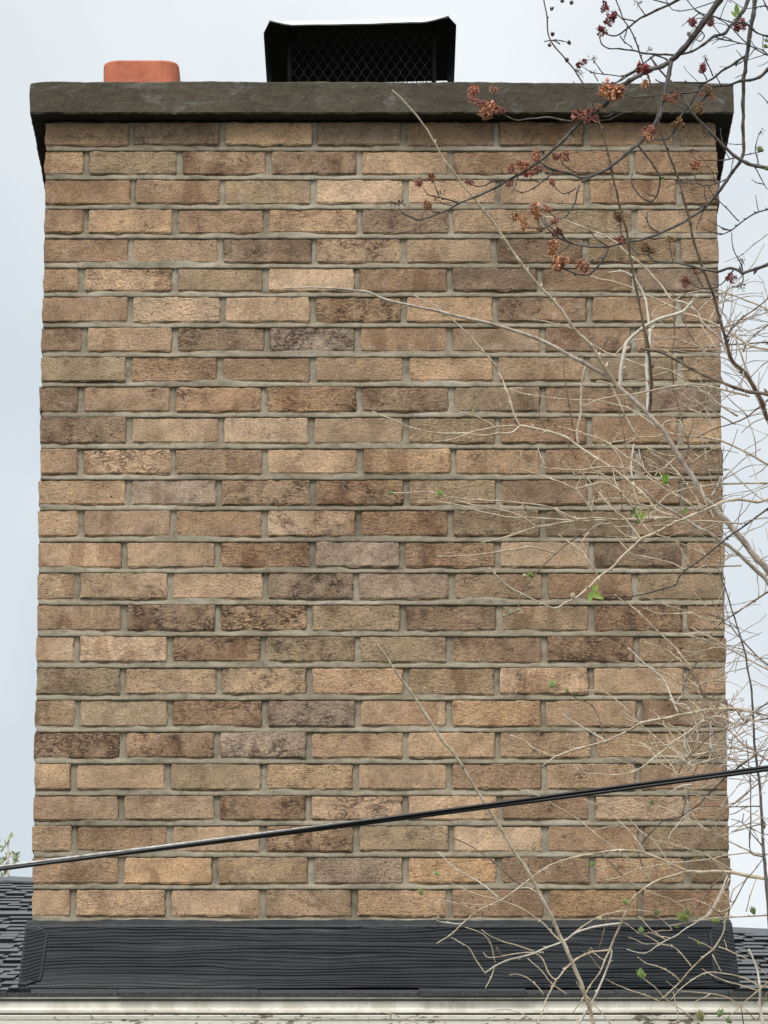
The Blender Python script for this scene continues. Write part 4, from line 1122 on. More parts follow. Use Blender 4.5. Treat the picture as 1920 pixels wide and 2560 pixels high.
for br, r0, r1, p in (
    ('tan', 2.0, 1.0, 'F 960,215 850,190 700,192 500,205 300,200 150,190 0,195 E 1500,1300 1390,1260 1210,1240 1080,1225 960,1215 830,1210 600,1190 520,1170 430,1150 340,1137 200,1147 60,1150'),
    ('tan', 2.0, 0.9, 'F 900,190 700,180 450,200 200,210 0,215 E 1400,1370 1270,1362 1100,1360 960,1335 800,1300 620,1250 440,1222 300,1217'),
    ('tan', 1.6, 0.9, 'E 1330,1445 1200,1360 1080,1310 900,1275 740,1245 600,1200 520,1170'), ('tan', 1.8, 0.9, 'F 720,180 450,200 200,215 0,215 E 1550,1405 1430,1435 1320,1445 1160,1490 1000,1540 840,1582'),
    ('brown', 1.3, 0.9, 'E 1265,1360 1230,1290 1160,1190 1080,1100 980,1040'), ('tan', 1.6, 0.9, 'D 140,1655 110,1600 60,1540 0,1470 E 1560,1070 1450,1030 1300,980 1170,940'),
    ('tan', 1.7, 0.9, 'D 440,1280 290,1270 140,1280 0,1300 E 1500,940 1400,930 1270,905 1200,870 1140,830'), ('tan', 1.2, 0.8, 'E 1180,845 1190,790'), ('tan', 1.2, 0.8, 'E 1400,920 1350,820 1330,760'),
    ('tan', 2.6, 2.1, 'F 960,210 850,180 715,130 D 670,1610 580,1500 500,1430 430,1370 350,1310 300,1270 200,1210 100,1145 0,1075 E 1560,660 1410,615 1300,590 1170,565'),
    ('tan', 1.8, 1.0, 'E 1170,565 1130,480 1100,370 1060,260 1000,120 920,0 b 490,480 430,410 370,345 300,280 230,225 130,170'),
    ('tan', 1.9, 1.0, 'E 1170,575 1100,630 980,635 850,650 700,635 480,630 280,600 130,540 0,485 e 1610,672'), ('tan', 1.7, 0.9, 'E 1150,570 960,580 770,620 690,650 550,690 430,705'),
    ('tan', 1.4, 0.9, 'E 960,580 900,540 780,480 680,455 600,425'), ('tan', 1.9, 1.2, 'D 540,1015 500,960 440,860 400,770 350,660 300,570 230,530 180,530'),
    ('tan', 2.0, 0.9, 'D 1659,1250 1500,1160 1250,1040 1060,1010 900,995 780,965 650,890 560,830 450,760 350,735 200,700 0,690 E 1480,330 1260,300 1150,275 1090,250'),
    ('tan', 1.8, 0.9, 'D 780,985 660,1010 540,1015 400,1040 300,1060 220,1085'), ('tan', 1.6, 0.9, 'D 735,940 780,880 880,865 910,900 940,990'), ('pale', 1.9, 1.4, 'D 490,1360 475,1290 490,1150 500,1070'),
    ('tan', 2.0, 1.1, 'D 1800,1410 1659,1410 1280,1415 1080,1440 950,1460 840,1490 760,1540 700,1600 640,1610 540,1590 440,1560 340,1540 210,1550 110,1580'),
    ('tan', 1.6, 0.9, 'F 190,690 120,580 60,500 0,440 c 790,125 755,95'), ('brown', 1.9, 1.0, 'F 720,190 560,230 340,200 200,250 100,300 0,355 c 740,180 680,240 620,310 590,370 575,430 530,450'),
    ('tan', 1.6, 0.9, 'c 740,180 680,160 620,150 540,165 440,180 330,190 230,190'), ('tan', 1.6, 0.9, 'c 900,25 780,45 660,65 560,100 480,120 420,130'),
    ('tan', 1.4, 0.8, 'c 490,280 480,265 490,240'), ('tan', 1.7, 0.9, 'F 940,640 830,580 710,550 600,525 500,510 460,480 400,420 360,370'),
    ('tan', 1.4, 0.8, 'F 580,850 530,840 480,820'), ('tan', 1.6, 0.9, 'F 1000,1005 900,980 800,950 650,890 570,855'),
    ('tan', 1.5, 0.9, 'F 1280,1080 1180,1075 1060,1040 990,1010 880,1015 720,1015 620,980 570,965'), ('brown', 1.4, 0.9, 'F 1270,1070 1180,1030 1080,1020'),
    ('brown', 1.9, 1.0, 'F 1800,760 1659,830 1550,900 1400,1000 1280,1080 1200,1150 1130,1250 1080,1330 1040,1440 1000,1500 950,1600'),
    ('tan', 1.5, 0.9, 'F 1000,1500 900,1420 800,1340 700,1300 590,1255'), ('tan', 1.6, 0.9, 'F 1000,1490 900,1360 850,1300 720,1180 640,1100 550,1010 450,930 370,880 330,850'),
    ('pale', 2.0, 1.0, 'G 880,490 840,390 800,300 770,220 720,170 620,90 520,0 F 520,1380 450,1310'), ('tan', 1.4, 0.8, 'F 860,1600 800,1550 660,1490 560,1470 480,1450 340,1425'),
    ('brown', 1.9, 1.0, 'F 1800,1600 1659,1460 1560,1380 1440,1250 1340,1130 1280,1080 1280,850 1290,700'), ('tan', 1.9, 0.9, 'F 1800,1560 1659,1500 1470,1400 1360,1340 1280,1290 1170,1220 1050,1170 990,1130'),
    ('tan', 1.5, 0.8, 'F 1260,1300 1100,1240 940,1200 840,1185'), ('tan', 1.4, 0.8, 'F 1280,1180 1050,1185 930,1200'), ('tan', 1.5, 0.8, 'F 1300,1320 1200,1310 1080,1340 960,1350 920,1330'),
    ('tan', 1.8, 0.9, 'D 1240,1240 1150,1160 870,480'[:0] or 'D 870,340 800,280 720,250 650,235'), ('brown', 1.9, 1.0, 'D 1800,180 1659,190 1480,205 1330,215 1200,230 1060,240 900,240 760,240 670,225'),
    ('tan', 1.8, 1.0, 'D 1100,250 1060,230 950,195 850,162 700,160 560,165 460,190 400,230 330,310'),
    ('tan', 1.9, 0.9, 'D 1400,830 1250,740 1150,650 1050,590 950,530 840,450 720,415 600,400 460,350 330,310 240,270 130,200 60,150 0,90 b 760,298 700,283 650,275'),
    ('tan', 1.5, 0.8, 'D 840,445 760,455 660,490 560,520 470,525 400,530'), ('tan', 1.3, 0.8, 'D 840,442 920,432 970,425'),
    ('brown', 1.7, 0.9, 'D 970,1020 940,990 910,860 880,740 850,600 835,450 830,300 850,160 845,0 C 850,1430 840,1240 820,1100'),
    ('brown', 1.5, 0.8, 'D 950,1200 970,1100 970,1020 1000,930 1020,830'), ('tan', 1.7, 0.9, 'D 1190,945 1150,870 1080,810 1000,775 940,740 885,705'),
    ('brown', 1.7, 1.0, 'D 1800,580 1659,690 1560,770 1460,850 1370,890 1200,940 1100,985 1050,1010'), ('tan', 1.6, 0.8, 'D 1380,900 1250,830 1150,770 1060,720 980,690 940,670 915,625'),
    ('tan', 2.0, 0.9, 'D 1500,660 1380,630 1250,595 1100,565 980,560 850,570 700,600 600,620 480,640 360,655 250,675 170,700 80,740 0,750'),
    ('brown', 1.6, 0.9, 'D 1060,230 1010,160 970,90 940,0 C 930,1350 900,1240 835,1140'), ('tan', 2.3, 1.0, 'C 1800,1690 1659,1640 1500,1600 1310,1480 1160,1400 1030,1350 910,1310 800,1250 640,1180 540,1140 470,1100 330,1050 220,1030 130,1005'),
    ('tan', 1.9, 1.0, 'C 830,1220 740,1090 660,1000 600,930 500,850 430,790 340,710 220,640 100,600 0,555 a 760,945 690,935'),
    ('tan', 1.6, 0.9, 'C 1800,1380 1659,1290 1490,1220 1380,1175 1270,1150 1230,1150 1100,1130 940,1160 860,1210 740,1260 680,1300 650,1350'),
    ('tan', 1.5, 0.9, 'C 1060,1310 1110,1250 1180,1190 1290,1140 1310,1080'), ('tan', 1.4, 0.9, 'C 1150,1400 1200,1290'), ('tan', 1.4, 0.9, 'C 985,1250 1010,1200 1050,1165'),
    ('brown', 1.7, 1.0, 'C 1300,1530 1360,1440 1440,1360 1560,1280 1659,1195 1740,1120'), ('brown', 1.6, 1.0, 'C 1440,1659 1470,1600 1540,1520 1659,1430 1740,1380'),
    ('mauve', 2.4, 1.4, 'D 1640,740 1540,560 1460,390 1400,210 1330,50 C 1330,1430 1250,1290 1210,1240'), ('tan', 1.7, 1.0, 'D 1050,1650 960,1570 880,1520 740,1440 620,1360 500,1300 440,1280'),
    ('tan', 1.5, 0.9, 'D 870,1180 800,1250 720,1300 680,1350'), ('tan', 1.4, 0.9, 'D 880,1180 750,1160 650,1120 560,1080'), ('tan', 1.7, 0.9, 'D 1080,1640 1040,1540 960,1430 890,1330 810,1250 730,1190 650,1140'),
    ('tan', 1.7, 0.9, 'D 720,1390 640,1340 540,1240 430,1180 300,1080 180,1020 50,970 0,960 E 1570,590 1500,575'), ('tan', 1.3, 0.8, 'D 1250,1280 1150,1230 1060,1180 1020,1150'),
    ('tan', 1.3, 0.8, 'D 1010,1230 1070,1180 1150,1130 1250,1100'), ('pale', 1.9, 1.2, 'D 1170,1520 1220,1430 1260,1350'), ('tan', 1.5, 1.0, 'D 1140,1300 1260,1300 1330,1290'),
    ('tan', 1.9, 0.9, 'D 500,1630 430,1540 350,1440 240,1350 150,1300 80,1180'), ('tan', 1.6, 0.8, 'D 380,1659 260,1560 150,1430 60,1330 0,1290'), ('tan', 1.5, 0.8, 'D 560,1600 460,1500 330,1390 200,1330 60,1320 0,1330'),
    ('brown', 1.3, 0.8, 'D 400,1659 395,1500 380,1380 370,1340'), ('brown', 1.4, 0.8, 'D 440,1180 420,1040 390,880 370,760'), ('brown', 1.4, 0.8, 'E 1659,850 1590,720 1550,650 1535,540'), ('brown', 1.4, 0.8, 'E 1659,700 1630,560 1600,400 1580,260 1555,120 1560,0'),
    ('brown', 1.2, 0.8, 'E 1400,610 1360,520 1330,420 1260,310'), ('tan', 2.2, 1.4, 'D 20,1070 10,960 40,800 45,600 60,480 80,400'), ('tan', 1.5, 0.9, 'D 0,1460 80,1440 230,1400 330,1440 420,1500'), ('tan', 1.6, .9, 'E 1659,1000 1600,940 1540,880'),
    ('tan', 1.4, 0.8, 'F 500,80 560,160 600,250 620,310'), ('tan', 1.7, 0.9, 'F 560,370 500,290 420,190 330,120 240,30 200,-30'), ('tan', 1.5, 0.8, 'F 555,365 450,350 380,300 300,220'), ('tan', 1.5, .8, 'F 550,360 480,380 400,380 350,355'),
    ('tan', 1.7, 1.0, 'F 1350,500 1250,570 1120,510 950,430 780,360 690,330'), ('tan', 1.5, 1.0, 'F 1430,600 1280,605 1130,600 1000,650 960,645'), ('tan', 1.6, 0.9, 'F 1440,240 1250,225 1080,215 950,230 800,250 580,260'),
    ('brown', 1.3, .8, 'F 1290,-10 1180,70 1120,110 1200,210 1320,380'), ('tan', 1.2, .8, 'F 110,310 50,400 0,520')):
    l('twig', br, r0, r1, p)
# --- low shrub
def bq(kind, bark, r0, r1, path, **k): return BP.stem(kind, bark, r0, r1, path, **k)
bq('stem', 'tan', 5.4, 2.2, 'H 1950,480 1800,430 1640,400 1500,380 1350,350 1200,340 1080,345 960,340 860,370 680,430 620,470 540,530 480,590 440,680 390,790 330,920 290,1020', Y=-0.8, dY=0.2, nodes=.3)
bq('stem', 'tan', 5.2, 2.7, 'S 1500,2640 H 150,1659 110,1500 60,1360 0,1200 I 1570,1000 1510,880 1460,750 1390,620 1310,470 1240,330 1170,240 1100,130 1030,0 d 340,0 G 0,0 0,0'[:-10] + ' c 345,1106 290,1030 240,970 190,890 125,790 65,710 0,610 S 948,1618 938,1603', Y=-1.2, dY=-0.3, nodes=.3)
bq('stem', 'pale', 2.9, 1.8, 'S 1432,2580 H 20,1659 60,1600 140,1470 180,1390 240,1250 290,1120 310,1030 295,1015', Y=-0.6, nodes=.2)
bq('stem', 'tan', 3.2, 1.2, 'H 960,340 830,280 720,230 620,190 520,165 400,155 280,165 150,190 0,215 I 1430,290 1300,380 1190,460 1110,520 1010,590 900,640 800,690 680,790 570,890 450,965', nodes=.4)
bq('stem', 'pale', 3.8, 2.0, 'H 1630,1720 1620,1659 1590,1500 1590,1350 1570,1220 1530,1100 1490,1010', Y=-0.9, nodes=.2)
for br, r0, r1, p in (
    ('tan', 1.9, 1.0, 'H 660,430 540,310 430,210 350,150 250,80 150,0 d 829,215 720,150 670,120 570,85'), ('tan', 1.9, 0.9, 'H 1760,200 1620,190 1500,180 1300,200 1150,235 980,255 850,265 700,290 570,310 460,350 380,390 260,412'),
    ('tan', 1.7, 0.9, 'H 1350,330 1200,240 1060,170 960,145 840,105 670,70 600,30'), ('tan', 1.4, 0.9, 'H 1290,320 1240,280 1180,240'), ('tan', 1.7, 0.9, 'H 800,260 740,170 650,50 570,0 G 500,1450 420,1360 330,1300 170,1225'),
    ('tan', 1.6, 0.9, 'H 610,195 540,90 470,0 G 400,1450 340,1400 230,1310 60,1235'), ('brown', 1.5, 0.8, 'H 575,300 540,190 500,90'), ('brown', 1.7, 0.9, 'H 400,380 320,290 230,200 160,130'), ('tan', 1.3, 0.8, 'H 300,290 200,310 150,295'),
    ('tan', 2.0, 1.0, 'H 1800,700 1659,715 1500,730 1350,735 1200,745 1050,765 960,780 810,810'), ('pale', 1.7, 0.9, 'H 1310,380 1260,500 1150,700 1080,750 960,830 850,900 720,970 590,1050 440,1010'),
    ('brown', 1.7, 1.0, 'H 1290,380 1180,460 1090,590 1000,720'), ('tan', 1.6, 0.9, 'H 1330,400 1230,590 1150,720 1100,750'), ('tan', 1.8, 1.2, 'H 1310,690 1290,770 1270,870 1200,990 1100,1080 1010,1170 900,1290 800,1390 730,1450'),
    ('tan', 1.6, 0.8, 'H 1005,1170 900,1040 830,990 740,970 620,900 540,870 480,830 440,790'), ('tan', 1.6, 0.9, 'H 900,1300 850,1240 780,1190 700,1160 600,1130 530,1080'),
    ('tan', 2.0, 1.0, 'H 1800,1420 1659,1345 1570,1320 1450,1260 1250,1220 1120,1220 1000,1280 900,1360 820,1450'), ('tan', 1.5, 0.8, 'H 1570,1370 1450,1330 1300,1290 1180,1240 1090,1180'),
    ('tan', 1.8, 0.9, 'H 1100,1720 1060,1650 950,1560 860,1500 760,1430 690,1350 590,1270 555,1230'), ('tan', 1.6, 0.8, 'H 720,1460 600,1410 480,1370 330,1310 260,1270'),
    ('tan', 2.0, 1.0, 'H 1780,1200 1659,1300 1570,1370 1420,1500 1310,1600'), ('tan', 1.6, 0.8, 'H 1420,1500 1330,1440 1200,1400 1050,1385 900,1370'), ('brown', 1.4, 0.9, 'H 1450,1690 1440,1600 1430,1510'),
    ('tan', 2.4, 1.4, 'H 290,1020 130,1040 0,1100 I 1570,1180 1490,1275 1420,1210 1370,1100 1310,1050'), ('pale', 2.4, 1.6, 'H 390,790 180,815 0,870 I 1560,940 1400,1000 1290,1050 1180,1080 1060,1110 960,1160 870,1220'),
    ('tan', 1.5, 0.9, 'I 870,1220 810,1130 740,1010 650,950 580,910'), ('tan', 1.7, 0.9, 'I 1659,860 H 180,740 350,690 540,675 680,710 800,810 830,850'), ('tan', 2.0, 0.9, 'I 1520,940 1440,860 1350,770 1190,660 1010,590 870,560 780,530 670,485 550,425 480,400'),
    ('pale', 1.9, 0.9, 'I 1000,580 870,465 760,395 640,325 560,270 470,170'), ('brown', 1.8, 0.9, 'I 1180,450 1090,390 960,270 780,140 600,50 500,0 d 240,275'), ('tan', 1.6, 0.9, 'I 810,690 700,640 600,610 450,575 350,545'),
    ('tan', 1.4, 0.8, 'I 960,630 800,630 660,610'), ('pale', 1.7, 0.9, 'I 680,795 560,785 470,770 430,735'), ('tan', 1.7, 0.8, 'I 1310,1040 1150,980 1030,945 920,900 840,845'), ('tan', 1.3, 0.8, 'I 960,1130 920,960 850,880 700,820'),
    ('tan', 1.3, 0.8, 'I 960,1150 930,1250 875,1350'), ('tan', 1.5, 0.8, 'I 1380,1040 1250,1040 1150,1050 1030,1070 900,1085 860,1040'), ('tan', 1.7, 1.0, 'I 1490,1280 1460,1330 1400,1460 1360,1570 1320,1659 1290,1720'),
    ('tan', 1.4, 0.8, 'I 1580,1400 1450,1310 1360,1200 1240,1090'), ('tan', 1.6, 0.8, 'I 1420,1700 1280,1620 1180,1560 1080,1535 950,1540'), ('pale', 1.6, 0.8, 'I 380,1720 300,1659 200,1610 100,1580 0,1560 -60,1570'),
    ('tan', 1.3, 0.8, 'I 1380,1400 1300,1310 1220,1250 1140,1230 1080,1240'), ('brown', 1.5, .9, 'I 1020,1065 985,1020 970,990'), ('tan', 1.4, .8, 'I 1430,310 1300,340 1210,265'), ('tan', 1.5, .9, 'I 1110,520 1160,490 1260,485 1330,530'),
    ('tan', 1.7, 1.0, 'H 290,1030 250,1110 200,1220 120,1330 50,1450 -30,1560'), ('tan', 1.5, 0.9, 'H 1350,640 1250,690 1120,620 1000,580 860,610'), ('brown', 1.4, 0.9, 'H 1270,740 1200,670 1080,600 960,560 880,530'),
    ('tan', 1.6, 0.9, 'H 1330,600 1360,500 1450,430 1480,390'), ('brown', 1.5, 0.8, 'H 1310,700 1370,600 1450,440 1560,300 1640,200'), ('tan', 1.4, 0.8, 'H 1470,690 1500,560 1560,400'), ('tan', 1.3, 0.8, 'H 950,660 830,590 700,540 600,500 480,440'),
    ('brown', 1.4, .8, 'H 200,1000 240,850 280,740 290,780'), ('tan', 1.4, .8, 'H 1180,1060 1240,1180 1260,1215'), ('tan', 1.5, .8, 'H 1200,1020 1090,960 970,910'), ('tan', 1.5, .8, 'H 1230,990 1400,1060 1560,1150 1659,1250'), ('brown', 1.6, .9, 'H 1659,1380 1610,1480 1570,1620 1500,1570 1460,1530'),
    ('tan', 1.5, .9, 'H 890,1700 870,1520 840,1380'), ('tan', 1.6, .8, 'H 300,1659 220,1560 150,1480 60,1380 0,1290'), ('brown', 1.4, .8, 'H 830,1659 940,1630 1060,1659')):
    bq('twig', br, r0, r1, p)
# --- sapling stem on the right with its twigs
def s_(kind, bark, r0, r1, path, **k): return SP.stem(kind, bark, r0, r1, path, **k)
s_('stem', 'grey', 6.5, 1.5, 'S 1935,2720 H 1680,1659 1690,1200 1665,700 1640,400 1620,150 G 1600,1300 1580,1050 1545,800 1530,500 1510,250 1480,100 F 1470,1390 1430,1250 1370,1050 1330,930 1290,800 1230,640', Y=-1.0, dY=-0.1, nodes=.3)
s_('stem', 'tan', 3.0, 1.3, 'G 1530,480 1440,460 1300,455 1150,465 1000,490 880,510 740,545 570,580 480,630 340,700 250,740 0,805 c 740,1055 690,1040 640,1015 600,985 545,965')
for br, r0, r1, p in (
    ('tan', 1.5, 0.9, 'c 740,1057 710,1075 680,1100'), ('pale', 1.8, 0.9, 'G 250,725 170,680 100,640 0,585 c 800,895 772,870'), ('brown', 1.5, 0.8, 'G 250,725 210,590 180,500 140,430 80,390 0,365 c 800,780 730,750'),
    ('tan', 2.1, 1.0, 'G 1760,950 1659,900 1560,850 1350,790 1200,770 1050,745 860,735 620,765'), ('tan', 2.0, 0.9, 'G 1560,820 1440,760 1300,620 1200,570 1100,480 990,390 900,310 780,230 700,200'),
    ('tan', 2.0, 0.9, 'G 1535,470 1470,560 1390,590 1290,540 1220,525 1110,550 1000,640 860,730 700,860 600,940 500,1000 340,1030 200,1015 60,1010 0,960'), ('tan', 1.7, 0.9, 'G 870,1005 780,960 700,890 640,810 560,760 400,710'),
    ('tan', 1.9, 1.0, 'G 1540,870 1440,915 1320,880 1190,890 1000,955 880,1030 830,950 740,860 550,740'), ('pale', 1.6, 0.9, 'G 1000,955 930,900 860,870 700,870'), ('pale', 1.7, 1.0, 'G 990,1000 990,940 960,870 930,870'),
    ('tan', 2.1, 0.9, 'G 1350,795 1200,825 1050,850 960,860 930,870 790,780 660,680 560,590 480,510 360,390 240,310 100,295 0,275'), ('pale', 1.7, 1.0, 'G 990,850 940,780 945,620'),
    ('pale', 2.0, 1.2, 'G 1052,745 1040,600 980,460 940,420 870,405'), ('pale', 1.9, 1.0, 'G 1162,830 1160,580 1120,540'), ('dark', 1.8, 1.0, 'G 1540,860 1400,960 1270,1070 1150,1190 1040,1300 940,1370 820,1410 750,1430 640,1530 570,1620'),
    ('tan', 1.7, 0.9, 'G 1620,1740 1420,1650 1250,1560 1130,1500 1000,1420 900,1380 830,1340 700,1295'), ('brown', 1.5, 0.9, 'G 910,1380 950,1250 985,1120'), ('pale', 2.0, 0.9, 'G 1000,1110 900,1130 790,1190'),
    ('tan', 1.3, 0.8, 'G 545,1095 480,1070 430,1060'), ('brown', 1.5, 0.8, 'G 1600,1300 1450,1300 1300,1305 1110,1295'), ('brown', 1.5, 0.8, 'G 1590,1090 1480,1180 1330,1300 1260,1380'), ('brown', 1.4, 0.9, 'G 1500,1659 1510,1400 1505,1080 1490,900 1470,720'),
    ('brown', 1.4, .8, 'G 1620,1450 1480,1480 1340,1520'), ('brown', 1.4, .8, 'G 1615,1640 1540,1560 1440,1440 1340,1410'), ('brown', 1.2, .7, 'G 1435,1440 1450,1360'), ('brown', 1.7, .9, 'G 1545,480 1659,400 1750,330'), ('brown', 1.6, .9, 'G 1540,480 1659,520 1760,560'),
    ('brown', 1.5, .9, 'G 1535,560 1470,560 1659,540'[:0] or 'G 1540,560 1600,550 1760,530'), ('tan', 1.3, .8, 'G 860,735 800,640 760,600 740,540 630,455'), ('brown', 1.4, .8, 'G 880,1030 940,900 1060,790 1160,690 1260,640'), ('brown', 1.3, .8, 'G 1010,1030 1060,930 1180,780'),
    ('tan', 1.2, .7, 'G 510,520 440,490 420,480'), ('tan', 1.2, .7, 'G 560,570 460,560 430,530'), ('tan', 1.2, .7, 'G 530,530 545,470'), ('brown', 1.6, .9, 'G 1110,350 1080,290 1040,180 1000,100'), ('tan', 1.4, .8, 'G 1310,180 1220,210 1050,235 920,235 780,220'),
    ('brown', 1.7, .9, 'G 1450,560 1340,430 1120,350 960,270 870,220'), ('brown', 1.5, .9, 'G 1140,470 1110,370 1000,150 940,230'), ('brown', 1.5, .8, 'H 1620,210 1510,180 1500,0')):
    s_('twig', br, r0, r1, p)
# rooted stems down to the lawn (outside or below the picture)
def root_to(plant, p2, Y, foot, r0, r1, bark, name='stem'):
    a = at(p2[0], p2[1], Y)
    q = MB()
    pp = smooth_path([foot, foot * 0.5 + a * 0.5 + Vector((R.uniform(-.06, .06), 0.03, 0)), a], 8)
    q.tube([v_ - foot for v_ in pp], [r0 + (r1 - r0) * i / len(pp) for i in range(len(pp))], 8)
    link(name, q.me(name, True), BARK[bark], plant.root, foot)
root_to(LP, (2080, 1660), -0.7, Vector((1.9, -0.9, -0.05)), 0.016, 0.0088, 'mauve')
root_to(LP, (2060, 1690), -0.55, Vector((1.95, -0.8, -0.05)), 0.014, 0.0075, 'mauve')
root_to(LP, (2040, 1340), -0.9, Vector((2.0, -1.0, -0.05)), 0.014, 0.006, 'mauve')
root_to(SP, (1935, 2720), -1.0, Vector((1.02, -0.95, -0.05)), 0.011, 0.006, 'grey')
root_to(BP, (1500, 2640), -1.2, Vector((0.62, -1.0, -0.05)), 0.010, 0.0046, 'mauve')
root_to(BP, (1432, 2580), -0.6, Vector((0.6, -0.7, -0.05)), 0.009, 0.003, 'tan')
root_to(BP, (2004, 2219), -0.8, Vector((0.9, -0.65, -0.05)), 0.012, 0.005, 'tan')
root_to(BP, (1912, 2578), -0.9, Vector((0.86, -0.75, -0.05)), 0.009, 0.0035, 'tan')

# fine side twigs: the uncountable tangle along the right edge
def tangle(plant, seed, n, box, bark, dirs, seglen=(40, 130)):
    rr_ = random.Random(seed)
    src = [p for p in plant.pts if box[0] < p[0] < box[2] and box[1] < p[1] < box[3]]
    mb = MB()
    for k in range(n):
        x, y, Y = rr_.choice(src)
        a = rad(rr_.choice(dirs) + rr_.uniform(-32, 32))
        ln = rr_.uniform(*seglen)
        cv = rr_.uniform(-0.9, 0.9)
        pts, m_ = [], 7
        dY = rr_.uniform(-0.12, 0.12)
        r0 = rr_.uniform(1.0, 1.6)
        px, py = x, y
        for i in range(m_):
            pts.append(at(px, py, Y + dY * i / m_))
            aa = a + cv * i / m_ + rr_.uniform(-0.18, 0.18)
            px += math.cos(aa) * ln / m_
            py -= math.sin(aa) * ln / m_
        if k % 3 == 0: src.append((px, py, Y + dY))
        sm = smooth_path(pts, 2)
        pm = ppm(sm[0])
        mb.tube(sm, [(r0 - (r0 - 0.85) * i / len(sm)) * (1.3 if i % 4 == 0 else 1.0) / pm for i in range(len(sm))], 4)
    base = plant.root.location.copy()
    for v_ in mb.v: v_ -= base
    o = link('fine_twigs', mb.me('fine_twigs', True), BARK[bark], plant.root, base)
    o['kind'] = 'stuff'
tangle(LP, 1, 165, (1780, 680, 1960, 1700), 'mauve', (150, 175, 200, 40, 100, 10), (60, 190))
tangle(LP, 2, 60, (1560, 1080, 1800, 1420), 'tan', (150, 165, 185, 130), (30, 110))
tangle(LP, 3, 26, (1400, 1080, 1600, 1330), 'tan', (150, 165, 185, 100), (25, 80))
tangle(SP, 4, 150, (1760, 1560, 1930, 2080), 'mauve', (150, 190, 215, 30, 60, 330), (50, 170))
tangle(SP, 5, 50, (1560, 1620, 1800, 1940), 'tan', (150, 165, 195, 130), (30, 100))
tangle(BP, 6, 18, (1500, 2060, 1900, 2520), 'tan', (140, 165, 200, 100), (30, 110))
tangle(MP, 7, 40, (1740, 0, 1940, 640), 'dark', (150, 190, 215, 100, 240), (30, 110))

# opening leaves and buds
def leaf_mesh(seed):
    rr_ = random.Random(seed)
    mb = MB()
    rows_ = 7
    vs, fs = [], []
    for i in range(rows_):
        f = i / (rows_ - 1)
        w_ = 0.42 * math.sin(math.pi * (0.06 + 0.94 * f) ** 0.8) + 0.01
        z = f * 2.0
        y = -0.35 * f * f + 0.1 * f
        vs += [(-w_, y - 0.18 * w_ * 2, z), (0, y, z), (w_, y - 0.18 * w_ * 2, z)]
    for i in range(rows_ - 1):
        for k in range(2):
            a = i * 3 + k
            fs.append((a, a + 1, a + 4, a + 3))
    mb.add(vs, fs)
    return mb.me('leaf', True)
LEAFM = [leaf_mesh(1)]
LEAFM[0].materials.append(M_LEAF)
BUD2 = bud_mesh()
BUD2.materials.append(M_LEAF)
def green(plant, spec):
    tl = 'S'
    for tok in spec.split():
        if tok in TILE: tl = tok; continue
        x, y, r_, ang, kd = tok.split(',')
        ox, oy, k = TILE[tl]
        sx, sy, sr = ox + float(x) * k, oy + float(y) * k, float(r_) * k
        Y = plant.near(sx, sy, 70) or plant.depth
        p = at(sx, sy, Y - 0.004)
        s0 = sr / ppm(p)
        th = rad(90 - float(ang))          # direction the tip points, 90 = up
        if kd == 'l':
            o = link('leaf', LEAFM[0], None, plant.root, p)
            o.color = (0.20 * R.uniform(.85, 1.2), 0.33 * R.uniform(.9, 1.1), 0.045, 1)
            o.scale = (s0 * 1.1, s0, s0)
        else:
            o = link('bud', BUD2, None, plant.root, p)
            cc = {'g': (0.24, 0.30, 0.11), 'w': (0.55, 0.55, 0.36), 'y': (0.30, 0.40, 0.11)}[kd]
            o.color = (*[v_ * R.uniform(.85, 1.15) for v_ in cc], 1)
            o.scale = (s0 * .62, s0 * .62, s0 * .85)
        o.rotation_euler = (R.uniform(-.3, .3), th, R.uniform(-.5, .5))
green(LP, 'E 60,1150,26,185,y 485,1150,34,140,y 600,1205,16,200,g 770,450,16,110,w 895,1272,18,120,w D 775,1430,62,95,l 760,1400,44,60,l 790,1400,44,120,l F 540,230,60,95,l 545,190,40,130,l 560,200,44,60,l 530,150,40,110,l 950,145,30,90,l 940,150,26,160,l '
          '140,830,62,325,l 130,830,50,265,l 145,830,46,60,l 100,795,18,90,g c 635,270,20,150,y 610,275,18,200,w 815,360,16,80,w 545,430,14,60,w 520,448,14,170,w 580,422,12,10,w b 260,255,12,150,y 650,275,11,170,w 385,672,8,90,y C 745,180,22,60,l 740,185,18,200,l')
green(SP, 'c 728,742,22,110,y 722,750,16,60,y 790,772,14,80,g d 845,85,14,100,y G 655,1265,30,130,g')
green(BP, 'I 455,360,30,130,y 440,355,22,100,w 320,520,36,125,g 310,495,20,110,y 465,740,22,80,w d 155,535,10,110,y H 140,280,30,110,y 430,600,34,95,y 415,600,26,120,y 205,745,30,140,w 700,690,36,170,g 905,735,52,110,y 950,735,48,95,y 965,690,40,130,g 1210,765,40,180,y 870,815,26,150,y '
          '565,850,38,105,g 560,1225,52,105,y 590,1240,26,60,y 1065,960,24,140,y 1530,680,44,110,g 1075,1590,60,105,g 1245,1565,48,60,g 1320,1630,40,140,g 1640,1450,16,90,g d 1640,245,22,100,g')
green(MP, 'A 1395,130,50,95,l 1385,150,36,130,l 1590,1290,44,150,g 1650,1450,30,200,g 1640,400,30,150,g 1645,350,26,130,g')

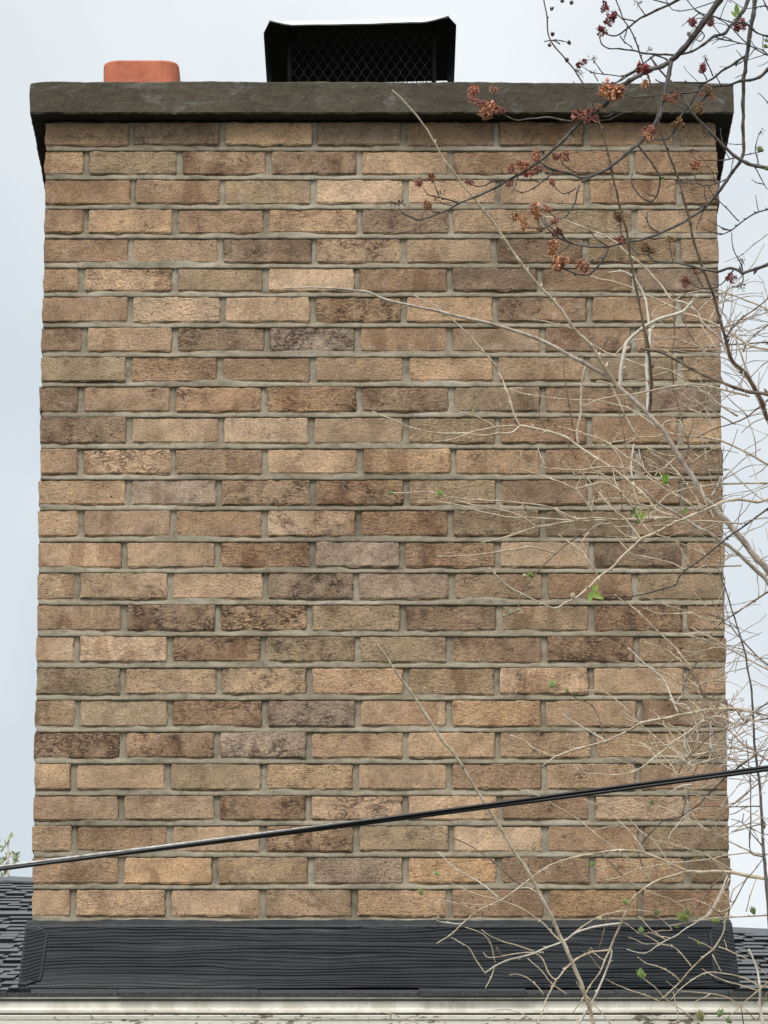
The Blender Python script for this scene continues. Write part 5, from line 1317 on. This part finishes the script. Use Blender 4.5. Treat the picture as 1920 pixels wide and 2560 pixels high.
# --- young tree far behind the roof at the left edge
yt = empty('young_tree', (-1.35, 12.0, 0), 'small pale green treetop showing above the roof at the left edge', 'tree')
q = MB()
top = at(20, 2112, 12.0)
tr = smooth_path([Vector((-1.45, 12, 0)), Vector((-1.42, 12, 2.5)), Vector((-1.62, 12, 4.6)), top], 6)
q.tube([p - tr[0] for p in tr], [0.03 - 0.0275 * i / len(tr) for i in range(len(tr))], 7)
link('trunk', q.me('trunk', True), BARK['mauve'], yt, tr[0])
cr = MB()
rr_ = random.Random(4)
def spray(p, d_, ln):
    pts = [p]
    for i in range(4):
        d_ = (d_ + Vector((rr_.uniform(-.3, .3), rr_.uniform(-.3, .3), rr_.uniform(-.05, .35)))).normalized()
        pts.append(pts[-1] + d_ * ln / 4)
    cr.tube(pts, [0.006, 0.005, 0.004, 0.0035, 0.002], 4)
    for i in range(1, 5):
        for k in range(5 if i == 4 else 3):
            dd = (d_ * 0.6 + Vector((rr_.uniform(-1, 1), rr_.uniform(-1, 1), rr_.uniform(-.4, 1)))).normalized()
            ss = dd.cross(Vector((rr_.uniform(-1, 1), -1, rr_.uniform(-1, 1)))).normalized()
            l_ = rr_.uniform(0.016, 0.036)
            w_ = l_ * rr_.uniform(.12, .2)
            o_ = pts[i]
            cr.add([o_, o_ + dd * l_ * .5 + ss * w_, o_ + dd * l_, o_ + dd * l_ * .5 - ss * w_], [(0, 1, 2, 3)])
for k in range(9):
    f = rr_.uniform(0.55, 0.93)
    p = tr[min(len(tr) - 1, int(f * (len(tr) - 1)))]
    p2 = p + Vector((0, 0, rr_.uniform(-.1, .05)))
    spray(p2, Vector((rr_.uniform(-1, 1), rr_.uniform(-1, 1), rr_.uniform(0.2, 1))).normalized(), rr_.uniform(0.12, 0.4) * (1.25 - f))
for (a, c_) in (((-60, 2200), (22, 2105)), ((0, 2200), (46, 2148)), ((-20, 2210), (12, 2140))):
    pa, pb = at(a[0], a[1], 12), at(c_[0], c_[1], 12)
    for i in range(4):
        spray(pa.lerp(pb, i / 4), (pb - pa).normalized(), (pb - pa).length / 3)
for v_ in cr.v: v_ -= tr[0]
M_YT = simple('pale_green_leaves', (0.50, 0.53, 0.33), 0.6, 0.3, 8)
o = link('crown', cr.me('crown'), M_YT, yt, tr[0])
